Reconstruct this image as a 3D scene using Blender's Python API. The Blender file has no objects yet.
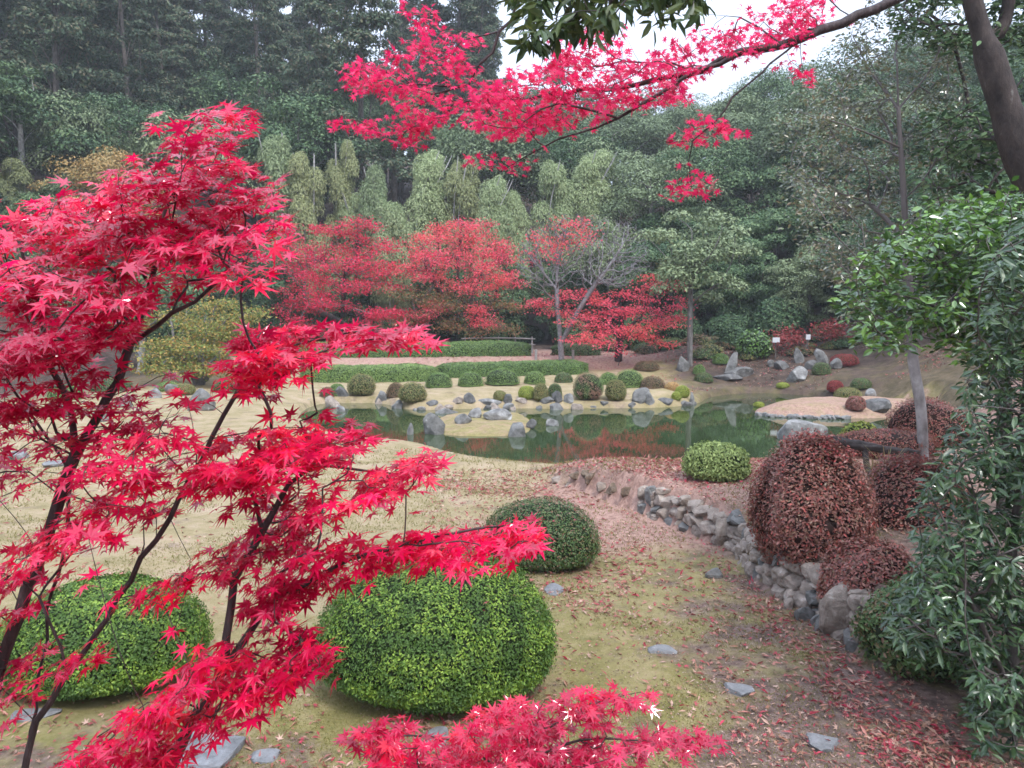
import bpy, bmesh, math, random
import numpy as np
from mathutils import Vector

R = math.radians
sc = bpy.context.scene
C = sc.collection
PI = math.pi

# ------------------------------------------------------------------ camera, sky, sun, exposure
F = 28.0 / 36.0 * 1024.0
PITCH = math.atan(64.0 / F)
CAMZ = 2.2
cam_d = bpy.data.cameras.new('camera')
cam = bpy.data.objects.new('camera', cam_d)
C.objects.link(cam)
cam.location = (0, 0, CAMZ)
cam.rotation_euler = (PI / 2 - PITCH, 0, 0)
cam_d.lens = 28.0
cam_d.sensor_width = 36.0
cam_d.clip_start = 0.05
cam_d.clip_end = 1500
sc.camera = cam

HAZE = 0.0009
SUN_EL, SUN_ROT = 52.0, 150.0
world = bpy.data.worlds.new('World')
sc.world = world
world.use_nodes = True
wn, wl = world.node_tree.nodes, world.node_tree.links
bg = wn['Background']
sky = wn.new('ShaderNodeTexSky')
sky.sky_type = 'NISHITA'
sky.sun_disc = False
sky.sun_elevation = R(SUN_EL)
sky.sun_rotation = R(SUN_ROT)
sky.air_density = 1.2
sky.dust_density = 4.0
wmix = wn.new('ShaderNodeMixRGB')
wmix.inputs[0].default_value = 0.8
wmix.inputs[2].default_value = (8.7, 10.0, 12.6, 1)      # even cloud cover
wl.new(sky.outputs[0], wmix.inputs[1])
wtc = wn.new('ShaderNodeTexCoord')
wsp = wn.new('ShaderNodeSeparateXYZ')
wl.new(wtc.outputs['Generated'], wsp.inputs[0])
wmr = wn.new('ShaderNodeMapRange')          # an overcast sky is brightest overhead
wmr.inputs[3].default_value = 0.42
wmr.inputs[4].default_value = 1.62
wl.new(wsp.outputs['Z'], wmr.inputs[0])
wmu = wn.new('ShaderNodeVectorMath')
wmu.operation = 'SCALE'
wl.new(wmix.outputs[0], wmu.inputs[0])
wl.new(wmr.outputs[0], wmu.inputs['Scale'])
wl.new(wmu.outputs[0], bg.inputs[0])
bg.inputs[1].default_value = 0.09

sun_d = bpy.data.lights.new('sun', 'SUN')
sun_d.energy = 1.5
sun_d.angle = R(13)
sun_d.color = (1.0, 0.98, 0.95)
sun = bpy.data.objects.new('sun', sun_d)
C.objects.link(sun)
sun.rotation_euler = (R(90 - SUN_EL), 0, R(180 - SUN_ROT))

sc.view_settings.view_transform = 'Standard'
sc.view_settings.look = 'None'
sc.view_settings.exposure = 1.22
sc.view_settings.gamma = 1.0
sc.render.engine = 'CYCLES'
sc.cycles.use_denoising = True
sc.cycles.max_bounces = 7
sc.cycles.diffuse_bounces = 3
sc.cycles.glossy_bounces = 3
sc.cycles.transmission_bounces = 4
sc.cycles.transparent_max_bounces = 6
sc.cycles.volume_bounces = 0
sc.cycles.filter_width = 1.6
sc.cycles.use_adaptive_sampling = True
sc.cycles.adaptive_threshold = 0.02

# ------------------------------------------------------------------ small helpers
CP, SP = math.cos(PITCH), math.sin(PITCH)


def ray(px, py):
    x = (px - 512.0) / F
    y = -(py - 384.0) / F
    return np.array([x, CP + y * SP, -SP + y * CP])


def at(px, py, Y):
    d = ray(px, py)
    t = Y / d[1]
    return np.array([d[0] * t, Y, CAMZ + d[2] * t])


def flat(px, py, z):
    d = ray(px, py)
    t = (z - CAMZ) / d[2]
    return np.array([d[0] * t, d[1] * t, z])


def tag(o, label=None, cat=None, group=None, kind=None):
    if label: o['label'] = label
    if cat: o['category'] = cat
    if group: o['group'] = group
    if kind: o['kind'] = kind
    return o


def empty(name, loc, label=None, cat=None, group=None):
    o = bpy.data.objects.new(name, None)
    C.objects.link(o)
    o.location = tuple(float(v) for v in loc)
    o.empty_display_size = 0.1
    return tag(o, label, cat, group)


def mk(name, chunks, mats, parent=None, origin=(0, 0, 0)):
    """chunks: (verts (n,3), faces (m,k), material index, smooth)"""
    vs, loops, starts, tots, mi, sm = [], [], [], [], [], []
    off = 0
    lo = 0
    for V, Fc, m, s in chunks:
        V = np.asarray(V, dtype=np.float32).reshape(-1, 3)
        Fc = np.asarray(Fc, dtype=np.int64)
        if len(Fc) == 0:
            continue
        vs.append(V)
        k = Fc.shape[1]
        n = Fc.shape[0]
        loops.append((Fc + off).ravel())
        starts.append(lo + np.arange(n) * k)
        tots.append(np.full(n, k))
        mi.append(np.full(n, m))
        sm.append(np.full(n, bool(s)))
        off += len(V)
        lo += n * k
    V = np.concatenate(vs) - np.asarray(origin, dtype=np.float32)
    me = bpy.data.meshes.new(name)
    me.vertices.add(len(V))
    me.vertices.foreach_set('co', V.ravel().astype(np.float32))
    L = np.concatenate(loops)
    me.loops.add(len(L))
    me.loops.foreach_set('vertex_index', L.astype(np.int32))
    S = np.concatenate(starts)
    me.polygons.add(len(S))
    me.polygons.foreach_set('loop_start', S.astype(np.int32))
    try:
        me.polygons.foreach_set('loop_total', np.concatenate(tots).astype(np.int32))
    except Exception:
        pass
    for m in mats:
        me.materials.append(m)
    me.polygons.foreach_set('material_index', np.concatenate(mi).astype(np.int32))
    me.polygons.foreach_set('use_smooth', np.concatenate(sm))
    me.update()
    me.validate()
    o = bpy.data.objects.new(name, me)
    C.objects.link(o)
    if parent is not None:
        o.parent = parent
    else:
        o.location = tuple(float(v) for v in origin)
    return o


def copy_tree(o, parent=None):
    c = o.copy()
    C.objects.link(c)
    if parent is not None:
        c.parent = parent
    for ch in [k for k in bpy.data.objects if k.parent == o]:
        copy_tree(ch, c)
    return c


def unit(v):
    v = np.asarray(v, dtype=float)
    return v / np.maximum(np.linalg.norm(v, axis=-1, keepdims=True), 1e-9)


def wob(P, freq, seed, octaves=2):
    """cheap smooth noise in about -1..1"""
    P = np.asarray(P, dtype=float)
    rg = np.random.default_rng(seed)
    out = np.zeros(P.shape[:-1])
    a, tot = 1.0, 0.0
    for o in range(octaves):
        for _ in range(4):
            d = rg.normal(size=P.shape[-1])
            d /= np.linalg.norm(d)
            out = out + a * 0.5 * np.sin(P @ d * freq * rg.uniform(0.7, 1.4) + rg.uniform(0, 6.28))
        tot += a
        a *= 0.5
        freq *= 2.1
    return out / tot


def sstep(a, b, x):
    t = np.clip((x - a) / (b - a), 0, 1)
    return t * t * (3 - 2 * t)


def seg_dist(P, poly, closed=True):
    P = np.asarray(P, dtype=float)
    poly = np.asarray(poly, dtype=float)
    n = len(poly)
    best = np.full(len(P), 1e9)
    for i in range(n if closed else n - 1):
        a, b = poly[i], poly[(i + 1) % n]
        ab = b - a
        t = np.clip(((P - a) @ ab) / max(ab @ ab, 1e-9), 0, 1)
        d = np.linalg.norm(P - (a + t[:, None] * ab), axis=1)
        best = np.minimum(best, d)
    return best


def inside(P, poly):
    P = np.asarray(P, dtype=float)
    poly = np.asarray(poly, dtype=float)
    n = len(poly)
    r = np.zeros(len(P), bool)
    for i in range(n):
        a, b = poly[i], poly[(i + 1) % n]
        c = (a[1] > P[:, 1]) != (b[1] > P[:, 1])
        with np.errstate(divide='ignore', invalid='ignore'):
            xi = a[0] + (P[:, 1] - a[1]) / (b[1] - a[1] + 1e-12) * (b[0] - a[0])
        r ^= c & (P[:, 0] < xi)
    return r


def sdist(P, poly):
    d = seg_dist(P, poly)
    return np.where(inside(P, poly), d, -d)


def in_poly(rg, poly, n):
    poly = np.asarray(poly, dtype=float)
    lo, hi = poly.min(0), poly.max(0)
    out = np.zeros((0, 2))
    while len(out) < n:
        q = rg.uniform(lo, hi, size=(n * 3, 2))
        out = np.concatenate([out, q[inside(q, poly)]])
    return out[:n]


def smooth_poly(poly, it=2):
    p = np.asarray(poly, dtype=float)
    for _ in range(it):
        q = np.roll(p, -1, axis=0)
        p = np.stack([0.75 * p + 0.25 * q, 0.25 * p + 0.75 * q], axis=1).reshape(-1, p.shape[1])
    return p


# ------------------------------------------------------------------ materials
def nodes_of(name):
    m = bpy.data.materials.new(name)
    m.use_nodes = True
    nt = m.node_tree
    return m, nt.nodes, nt.links, nt.nodes['Principled BSDF']


def ramp(n, stops):
    r = n.new('ShaderNodeValToRGB')
    e = r.color_ramp.elements
    while len(e) < len(stops):
        e.new(0.5)
    for i, (p, c) in enumerate(stops):
        e[i].position = p
        e[i].color = (*c, 1)
    return r


def leaf_mat(name, cols, rough=0.45, trans=0.3, spec=0.5, objvar=0.0, patch=None, patch_scale=1.0, tcol=None, coat=0.0):
    m, n, l, b = nodes_of(name)
    b.inputs['Coat Weight'].default_value = coat
    b.inputs['Coat IOR'].default_value = 1.5 + 0.18 * coat
    b.inputs['Coat Roughness'].default_value = 0.09
    g = n.new('ShaderNodeNewGeometry')
    rp = ramp(n, [(i / max(1, len(cols) - 1), c) for i, c in enumerate(cols)])
    l.new(g.outputs['Random Per Island'], rp.inputs[0])
    col = rp.outputs[0]
    if patch:
        tc = n.new('ShaderNodeTexCoord')
        nz = n.new('ShaderNodeTexNoise')
        nz.inputs['Scale'].default_value = patch_scale
        nz.inputs['Detail'].default_value = 2
        l.new(tc.outputs['Object'], nz.inputs['Vector'])
        pr = ramp(n, [(0.42, (0, 0, 0)), (0.6, (1, 1, 1))])
        l.new(nz.outputs[0], pr.inputs[0])
        mx = n.new('ShaderNodeMixRGB')
        l.new(pr.outputs[0], mx.inputs[0])
        l.new(col, mx.inputs[1])
        mx.inputs[2].default_value = (*patch, 1)
        col = mx.outputs[0]
    if objvar:
        oi = n.new('ShaderNodeObjectInfo')
        hs = n.new('ShaderNodeHueSaturation')
        mr = n.new('ShaderNodeMapRange')
        mr.inputs[3].default_value = 1 - objvar
        mr.inputs[4].default_value = 1 + objvar
        l.new(oi.outputs['Random'], mr.inputs[0])
        l.new(mr.outputs[0], hs.inputs['Value'])
        mr2 = n.new('ShaderNodeMapRange')
        mr2.inputs[3].default_value = 0.5 + objvar * 0.06
        mr2.inputs[4].default_value = 0.5 - objvar * 0.06
        l.new(oi.outputs['Random'], mr2.inputs[0])
        l.new(mr2.outputs[0], hs.inputs['Hue'])
        l.new(col, hs.inputs['Color'])
        col = hs.outputs[0]
    l.new(col, b.inputs['Base Color'])
    b.inputs['Roughness'].default_value = rough
    b.inputs['Specular IOR Level'].default_value = spec
    if trans > 0:
        t = n.new('ShaderNodeBsdfTranslucent')
        if tcol:
            t.inputs[0].default_value = (*tcol, 1)
        else:
            l.new(col, t.inputs[0])
        mx = n.new('ShaderNodeMixShader')
        mx.inputs[0].default_value = trans
        l.new(b.outputs[0], mx.inputs[1])
        l.new(t.outputs[0], mx.inputs[2])
        l.new(mx.outputs[0], n['Material Output'].inputs[0])
    return m


def rough_mat(name, c1, c2, scale=8.0, rough=0.85, bump=0.3, c3=None, stretch=(1, 1, 1), spec=0.3):
    m, n, l, b = nodes_of(name)
    tc = n.new('ShaderNodeTexCoord')
    mp = n.new('ShaderNodeMapping')
    mp.inputs['Scale'].default_value = stretch
    l.new(tc.outputs['Object'], mp.inputs[0])
    nz = n.new('ShaderNodeTexNoise')
    nz.inputs['Scale'].default_value = scale
    nz.inputs['Detail'].default_value = 6
    nz.inputs['Roughness'].default_value = 0.65
    l.new(mp.outputs[0], nz.inputs['Vector'])
    st = [(0.32, c1), (0.62, c2)] + ([(0.72, c3)] if c3 else [])
    rp = ramp(n, st)
    l.new(nz.outputs[0], rp.inputs[0])
    l.new(rp.outputs[0], b.inputs['Base Color'])
    b.inputs['Roughness'].default_value = rough
    b.inputs['Specular IOR Level'].default_value = spec
    if bump:
        bp = n.new('ShaderNodeBump')
        bp.inputs['Strength'].default_value = bump
        bp.inputs['Distance'].default_value = 0.03
        l.new(nz.outputs[0], bp.inputs['Height'])
        l.new(bp.outputs[0], b.inputs['Normal'])
    return m


M = {}
M['maple_near'] = leaf_mat('crimson maple leaves', [(0.40, 0.003, 0.040), (0.74, 0.005, 0.085), (0.86, 0.006, 0.110), (0.92, 0.008, 0.100), (0.90, 0.015, 0.055)], 0.5, 0.5, 0.2, 0, (0.50, 0.004, 0.055), 2.6, coat=1.0)
M['maple_over'] = leaf_mat('overhead maple leaves', [(0.55, 0.010, 0.08), (0.80, 0.016, 0.13), (0.90, 0.04, 0.17)], 0.5, 0.5, 0.2, coat=0.25)
M['maple_far'] = leaf_mat('far crimson leaves', [(0.50, 0.025, 0.07), (0.80, 0.05, 0.13), (0.88, 0.10, 0.19)], 0.6, 0.45, 0.2, 0, (0.62, 0.05, 0.09), 0.7)
M['maple_far_pink'] = leaf_mat('far pink red leaves', [(0.56, 0.05, 0.10), (0.85, 0.11, 0.18), (0.90, 0.20, 0.25)], 0.6, 0.45, 0.2, 0, (0.78, 0.13, 0.14), 0.7)
M['maple_turning'] = leaf_mat('turning leaves', [(0.13, 0.14, 0.05), (0.20, 0.17, 0.06), (0.44, 0.15, 0.10), (0.18, 0.19, 0.07)], 0.6, 0.35, 0.3)
M['maple_yellow'] = leaf_mat('yellow green leaves', [(0.12, 0.19, 0.05), (0.22, 0.26, 0.06), (0.36, 0.30, 0.09), (0.50, 0.28, 0.08)], 0.6, 0.35, 0.3)
M['orange'] = leaf_mat('dull orange leaves', [(0.40, 0.25, 0.09), (0.52, 0.32, 0.14), (0.36, 0.31, 0.14)], 0.6, 0.3, 0.3, 0.15)
M['azalea'] = leaf_mat('clipped azalea leaves', [(0.055, 0.10, 0.028), (0.10, 0.175, 0.042), (0.16, 0.255, 0.06), (0.22, 0.32, 0.08)], 0.45, 0.2, 0.45, 0.12)
M['azalea_bright'] = leaf_mat('bright clipped leaves', [(0.035, 0.08, 0.012), (0.09, 0.17, 0.022), (0.18, 0.29, 0.04), (0.26, 0.36, 0.055)], 0.5, 0.15, 0.3, 0, (0.055, 0.11, 0.02), 7.0)
M['azalea_dark'] = leaf_mat('dark clipped leaves', [(0.04, 0.075, 0.022), (0.07, 0.13, 0.036), (0.11, 0.185, 0.055), (0.22, 0.11, 0.07)], 0.45, 0.2, 0.45)
M['olive'] = leaf_mat('olive clipped leaves', [(0.10, 0.12, 0.04), (0.17, 0.19, 0.06), (0.24, 0.24, 0.08), (0.30, 0.18, 0.09)], 0.55, 0.2, 0.35)
M['rusty'] = leaf_mat('rusty clipped leaves', [(0.12, 0.08, 0.05), (0.20, 0.10, 0.06), (0.16, 0.15, 0.06)], 0.55, 0.2, 0.35)
M['pinktop'] = leaf_mat('green leaves with pink tips', [(0.07, 0.14, 0.04), (0.13, 0.21, 0.06), (0.18, 0.24, 0.08)], 0.55, 0.2, 0.35, 0, (0.30, 0.16, 0.11), 3.0)
M['yellowgreen'] = leaf_mat('yellow green clipped leaves', [(0.18, 0.25, 0.04), (0.30, 0.36, 0.06), (0.34, 0.32, 0.07)], 0.55, 0.25, 0.35)
M['palegreen'] = leaf_mat('pale green clipped leaves', [(0.13, 0.18, 0.055), (0.24, 0.31, 0.10), (0.35, 0.42, 0.15)], 0.55, 0.25, 0.35)
M['redbush'] = leaf_mat('red bush leaves', [(0.16, 0.025, 0.03), (0.34, 0.05, 0.05), (0.24, 0.06, 0.05)], 0.55, 0.25, 0.3)
M['russet'] = leaf_mat('russet glossy leaves', [(0.09, 0.032, 0.026), (0.21, 0.072, 0.058), (0.31, 0.125, 0.10), (0.20, 0.13, 0.08), (0.44, 0.085, 0.075)], 0.38, 0.2, 0.5)
M['core'] = rough_mat('shade-dark twigs', (0.008, 0.014, 0.005), (0.022, 0.034, 0.012), 9, 0.95, 0.0)  # near-black colour carries the shade inside bushes and hedges
M['core_red'] = rough_mat('shade-dark russet twigs', (0.014, 0.008, 0.007), (0.035, 0.018, 0.015), 9, 0.95, 0.0)  # inner shade of the russet shrubs, put into the base colour
M['cedar'] = leaf_mat('cedar needles', [(0.036, 0.064, 0.040), (0.064, 0.100, 0.060), (0.10, 0.140, 0.080), (0.17, 0.145, 0.09)], 0.75, 0.12, 0.2, 0.25)
M['evergreen'] = leaf_mat('evergreen leaves', [(0.028, 0.060, 0.028), (0.054, 0.105, 0.046), (0.095, 0.160, 0.068), (0.15, 0.215, 0.10)], 0.6, 0.12, 0.25, 0.3)
M['greygreen'] = leaf_mat('grey green leaves', [(0.085, 0.12, 0.06), (0.14, 0.185, 0.095), (0.21, 0.27, 0.14)], 0.6, 0.12, 0.25, 0.25)
M['bamboo'] = leaf_mat('bamboo leaves', [(0.19, 0.25, 0.12), (0.30, 0.37, 0.19), (0.40, 0.47, 0.26)], 0.55, 0.25, 0.35, 0.18)
M['bamboo_yellow'] = leaf_mat('yellowing bamboo leaves', [(0.20, 0.23, 0.11), (0.29, 0.32, 0.15), (0.38, 0.40, 0.20)], 0.55, 0.25, 0.35, 0.1)
M['camellia'] = leaf_mat('bright green leaves', [(0.03, 0.07, 0.018), (0.055, 0.125, 0.025), (0.16, 0.31, 0.04), (0.05, 0.10, 0.03)], 0.30, 0.28, 0.5, coat=0.6)
M['greyshrub'] = leaf_mat('cool green glossy leaves', [(0.022, 0.052, 0.020), (0.038, 0.082, 0.030), (0.070, 0.130, 0.045), (0.06, 0.10, 0.03)], 0.35, 0.2, 0.5, coat=0.35)
M['oak'] = leaf_mat('small glossy leaves', [(0.075, 0.10, 0.055), (0.12, 0.145, 0.08), (0.17, 0.19, 0.10), (0.24, 0.18, 0.10)], 0.3, 0.28, 0.6, coat=0.7)
M['darkleaf'] = leaf_mat('dark hanging leaves', [(0.03, 0.055, 0.018), (0.05, 0.085, 0.025), (0.10, 0.13, 0.035)], 0.4, 0.35, 0.4)
M['bark_dark'] = rough_mat('dark wet bark', (0.018, 0.012, 0.012), (0.06, 0.04, 0.04), 30, 0.6, 0.5, (0.12, 0.10, 0.10), (1, 1, 0.3))
M['bark_grey'] = rough_mat('grey bark', (0.06, 0.054, 0.05), (0.17, 0.158, 0.148), 14, 0.85, 0.5, (0.28, 0.27, 0.26), (1, 1, 0.35))
M['bark_brown'] = rough_mat('brown bark', (0.05, 0.04, 0.035), (0.13, 0.11, 0.10), 16, 0.85, 0.5, (0.2, 0.18, 0.17), (1, 1, 0.3))
M['bark_pale'] = rough_mat('pale blotched bark', (0.16, 0.15, 0.145), (0.42, 0.41, 0.40), 11, 0.8, 0.4, (0.55, 0.54, 0.53), (1, 1, 0.6))
M['bark_bare'] = rough_mat('bare grey twigs', (0.10, 0.092, 0.096), (0.22, 0.205, 0.21), 10, 0.85, 0.2)
M['bark_upper'] = rough_mat('mossy brown bark', (0.018, 0.014, 0.013), (0.060, 0.045, 0.040), 7, 0.85, 1.0, (0.17, 0.17, 0.15), (1, 1, 0.5))
M['stone'] = rough_mat('grey lichen stone', (0.06, 0.058, 0.054), (0.18, 0.176, 0.168), 6, 0.85, 0.9, (0.44, 0.44, 0.43))
M['stone_dark'] = rough_mat('dark weathered stone', (0.05, 0.05, 0.05), (0.14, 0.135, 0.13), 7, 0.8, 0.7, (0.26, 0.25, 0.24))
M['stone_pale'] = rough_mat('pale lichen stone', (0.075, 0.072, 0.068), (0.25, 0.245, 0.235), 5, 0.85, 0.9, (0.56, 0.56, 0.55))
M['stone_warm'] = rough_mat('warm stone', (0.14, 0.11, 0.09), (0.31, 0.26, 0.22), 9, 0.85, 1.0, (0.48, 0.43, 0.38))
M['stone_flat'] = rough_mat('flat blue grey stone', (0.09, 0.09, 0.09), (0.21, 0.21, 0.215), 9, 0.6, 0.9, (0.36, 0.355, 0.35), (1, 1, 1), 0.5)
M['bark_foot'] = rough_mat('blotched grey brown bark', (0.12, 0.105, 0.10), (0.34, 0.32, 0.31), 6, 0.8, 0.4, (0.50, 0.49, 0.48), (1, 1, 0.6))
_m = M['bark_foot']
_n, _l = _m.node_tree.nodes, _m.node_tree.links
_r = [x for x in _n if x.type == 'VALTORGB'][0]
_tc = [x for x in _n if x.type == 'TEX_COORD'][0]
_sp = _n.new('ShaderNodeSeparateXYZ')
_mr = _n.new('ShaderNodeMapRange')
_mr.inputs[1].default_value, _mr.inputs[2].default_value = 1.0, 1.5      # pale lichen only on the lowest metre and a half
_mx = _n.new('ShaderNodeMixRGB')
_mx.inputs[2].default_value = (0.13, 0.11, 0.105, 1)
_l.new(_tc.outputs['Object'], _sp.inputs[0])
_l.new(_sp.outputs['Z'], _mr.inputs[0])
_l.new(_mr.outputs[0], _mx.inputs[0])
_l.new(_r.outputs[0], _mx.inputs[1])
_l.new(_mx.outputs[0], _n['Principled BSDF'].inputs['Base Color'])
M['soil'] = rough_mat('damp soil', (0.03, 0.022, 0.018), (0.08, 0.06, 0.05), 14, 0.95, 0.6)
M['wood_old'] = rough_mat('weathered wood', (0.03, 0.024, 0.022), (0.10, 0.08, 0.075), 20, 0.8, 0.7, (0.2, 0.18, 0.17), (0.3, 1, 1))
M['post'] = rough_mat('weathered post', (0.16, 0.15, 0.14), (0.30, 0.28, 0.26), 20, 0.8, 0.3)
M['white_sign'] = rough_mat('white painted board', (0.45, 0.46, 0.48), (0.55, 0.55, 0.56), 4, 0.6, 0.0)
M['litter'] = leaf_mat('fallen leaves', [(0.36, 0.02, 0.05), (0.24, 0.05, 0.05), (0.40, 0.17, 0.13), (0.28, 0.14, 0.08), (0.48, 0.31, 0.24), (0.14, 0.07, 0.045), (0.46, 0.035, 0.075)], 0.5, 0.1, 0.4)
M['earth_lump'] = rough_mat('mossy earth', (0.08, 0.06, 0.045), (0.20, 0.15, 0.11), 14, 0.95, 1.0, (0.26, 0.23, 0.10))
M['crumb'] = leaf_mat('leaf crumbs', [(0.05, 0.03, 0.025), (0.14, 0.08, 0.06), (0.30, 0.16, 0.13), (0.40, 0.30, 0.25), (0.20, 0.15, 0.07)], 0.8, 0.0, 0.2)
M['mossblade'] = leaf_mat('moss tips', [(0.12, 0.12, 0.03), (0.22, 0.19, 0.06), (0.34, 0.28, 0.13), (0.14, 0.16, 0.035), (0.38, 0.30, 0.19)], 0.7, 0.3, 0.2)
M['drygrass'] = leaf_mat('dry grass', [(0.30, 0.17, 0.07), (0.38, 0.26, 0.11), (0.20, 0.20, 0.07)], 0.6, 0.3, 0.3)

# ------------------------------------------------------------------ terrain
WZ = -0.35
pond = [(306, 428), (345, 437), (400, 441), (425, 445), (450, 453), (480, 459), (530, 464), (600, 469), (690, 473), (760, 475), (860, 474), (925, 464), (950, 440), (945, 420), (905, 410), (880, 402), (830, 398), (800, 395), (770, 393), (740, 393), (706, 397), (699, 404), (660, 408), (600, 408), (560, 409), (520, 408), (455, 409), (425, 410), (403, 409), (385, 403), (345, 403), (322, 403), (306, 408), (296, 416)]
POND = smooth_poly([flat(x, y, WZ if y < 436 or x > 870 else -0.22)[:2] for x, y in pond], 2)
isl_l = [(426, 425), (442, 417), (470, 413), (510, 412), (530, 418), (537, 427), (525, 435), (490, 437), (447, 436), (431, 432)]
isl_r = [(749, 412), (770, 406.5), (800, 404), (850, 404), (900, 405), (940, 409), (900, 417.5), (850, 419), (800, 418), (766, 416)]
ISL_L = smooth_poly([flat(x, y, WZ)[:2] for x, y in isl_l], 2)
ISL_R = smooth_poly([flat(x, y, WZ)[:2] for x, y in isl_r], 2)
# the low stone wall: its foot, from the far end near the pond to the near right
wall_px = [(600, 497), (640, 512), (668, 522), (700, 534), (738, 549), (752, 574), (778, 594), (812, 612), (846, 640), (884, 668)]
WALL = np.array([flat(x, y, 0.0)[:2] for x, y in wall_px])
TERR = np.concatenate([WALL, [[2.9, 4.9], [3.6, 4.4], [4.6, 2.0], [6.5, -8], [60, -8], [60, 16], [8, 14], [4, 12.6], [1.6, 12.3], [0.2, 11.5]]])


def ground(X, Y):
    X = np.asarray(X, dtype=float)
    Y = np.asarray(Y, dtype=float)
    shp = X.shape
    P = np.stack([X.ravel(), Y.ravel()], axis=1)
    x, y = P[:, 0], P[:, 1]
    z = 0.035 * wob(P, 0.8, 3, 3) * sstep(0, 4, y + 4)
    z += 0.012 * wob(P, 6.0, 4, 2)
    z += 0.26 * sstep(26.3, 31, y) + 0.42 * sstep(30.6, 32.4, y) * sstep(6.5, 3.5, x) + 0.03 * np.clip(y - 33, 0, 8)
    # bank behind the right arm of the pond
    z += 0.9 * sstep(28.2, 33.5, y) * sstep(3.5, 8, x)
    z += 0.8 * sstep(8.5, 16, x) * sstep(6, 20, y) + 1.2 * sstep(5.5, 9, x) * sstep(2, 9, y) * sstep(22, 14, y)
    # hill
    h0 = 39.0 - np.clip((x - 4) * 0.5, 0, 6) + 1.5 * wob(P, 0.12, 8, 2)
    t = np.clip(y - h0, 0, None)
    prof = 0.40 * t - 0.0013 * t * t
    prof = np.where(t > 110, 0.40 * 110 - 0.0013 * 110 * 110, prof)
    hs = 1.0 - 0.34 * sstep(-5, 22, x)
    z += prof * hs * sstep(0, 8, t) + 0.7 * wob(P, 0.25, 9, 3) * sstep(2, 14, t)
    # left forest slope
    z += 0.30 * np.clip(-x - 16, 0, 60) * sstep(14, 30, y)
    z += 0.30 * np.clip(x - 13, 0, 60) * sstep(4, 20, y)
    sd = sdist(P, POND)
    # terrace behind the stone wall
    ts = sdist(P, TERR)
    rise = (0.38 + 0.05 * np.clip(x - 2.2, 0, 6)) * sstep(0.0, 1.5, x)
    z += rise * sstep(-0.02, 0.10, ts) * sstep(-0.35, -2.6, sd)
    # a small step running on from the wall's end
    z = np.where((y > 10.2) & (y < 13) & (x > -1) & (x < 2), z + 0.04 * wob(P, 2.5, 12, 2), z)
    near = sstep(-1.3, -0.05, sd)
    z = z * (1 - near) + (-0.16) * near
    z -= 0.36 * sstep(-0.12, 0.16, sd)
    z -= 0.5 * sstep(0.1, 1.4, sd)
    for isl, hgt in ((ISL_L, 0.12), (ISL_R, 0.30)):
        si = sdist(P, isl)
        zi = WZ - 0.12 + 0.17 * sstep(-0.1, 0.1, si) + (hgt - 0.05) * sstep(0.0, 0.8, si) + 0.02 * wob(P, 5, 31, 2)
        w = sstep(-0.35, -0.02, si)
        z = z * (1 - w) + zi * w
    return z.reshape(shp)


def gz(x, y):
    return float(ground(np.array([x]), np.array([y]))[0])


_T = np.concatenate([np.arange(1.2, 20, 0.04), np.arange(20, 60, 0.1), np.arange(60, 170, 0.4)])


def gnd(px, py):
    d = ray(px, py)
    t = _T / d[1]
    P = d[None] * t[:, None] + np.array([0, 0, CAMZ])
    g = ground(P[:, 0], P[:, 1])
    k = np.nonzero(P[:, 2] < np.maximum(g, WZ))[0]
    if len(k) == 0:
        return P[-1]
    p = P[k[0]].copy()
    p[2] = max(g[k[0]], WZ)
    return p


def axis(*parts):
    return np.unique(np.concatenate([np.arange(a, b, s) for a, b, s in parts]).round(4))


gx = axis((-120, -30, 5), (-30, -12, 1.0), (-12, -6, 0.3), (-6, 11, 0.11), (11, 16, 0.3), (16, 40, 1.0), (40, 125, 5))
gy = axis((-14, 1, 1.0), (1, 11, 0.09), (11, 33.4, 0.13), (33.4, 45, 0.5), (45, 180, 2.5))
GX, GY = np.meshgrid(gx, gy)
GZ = ground(GX, GY)
nx, ny = len(gx), len(gy)
idx = np.arange(nx * ny).reshape(ny, nx)
faces = np.stack([idx[:-1, :-1].ravel(), idx[:-1, 1:].ravel(), idx[1:, 1:].ravel(), idx[1:, :-1].ravel()], axis=1)


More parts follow.
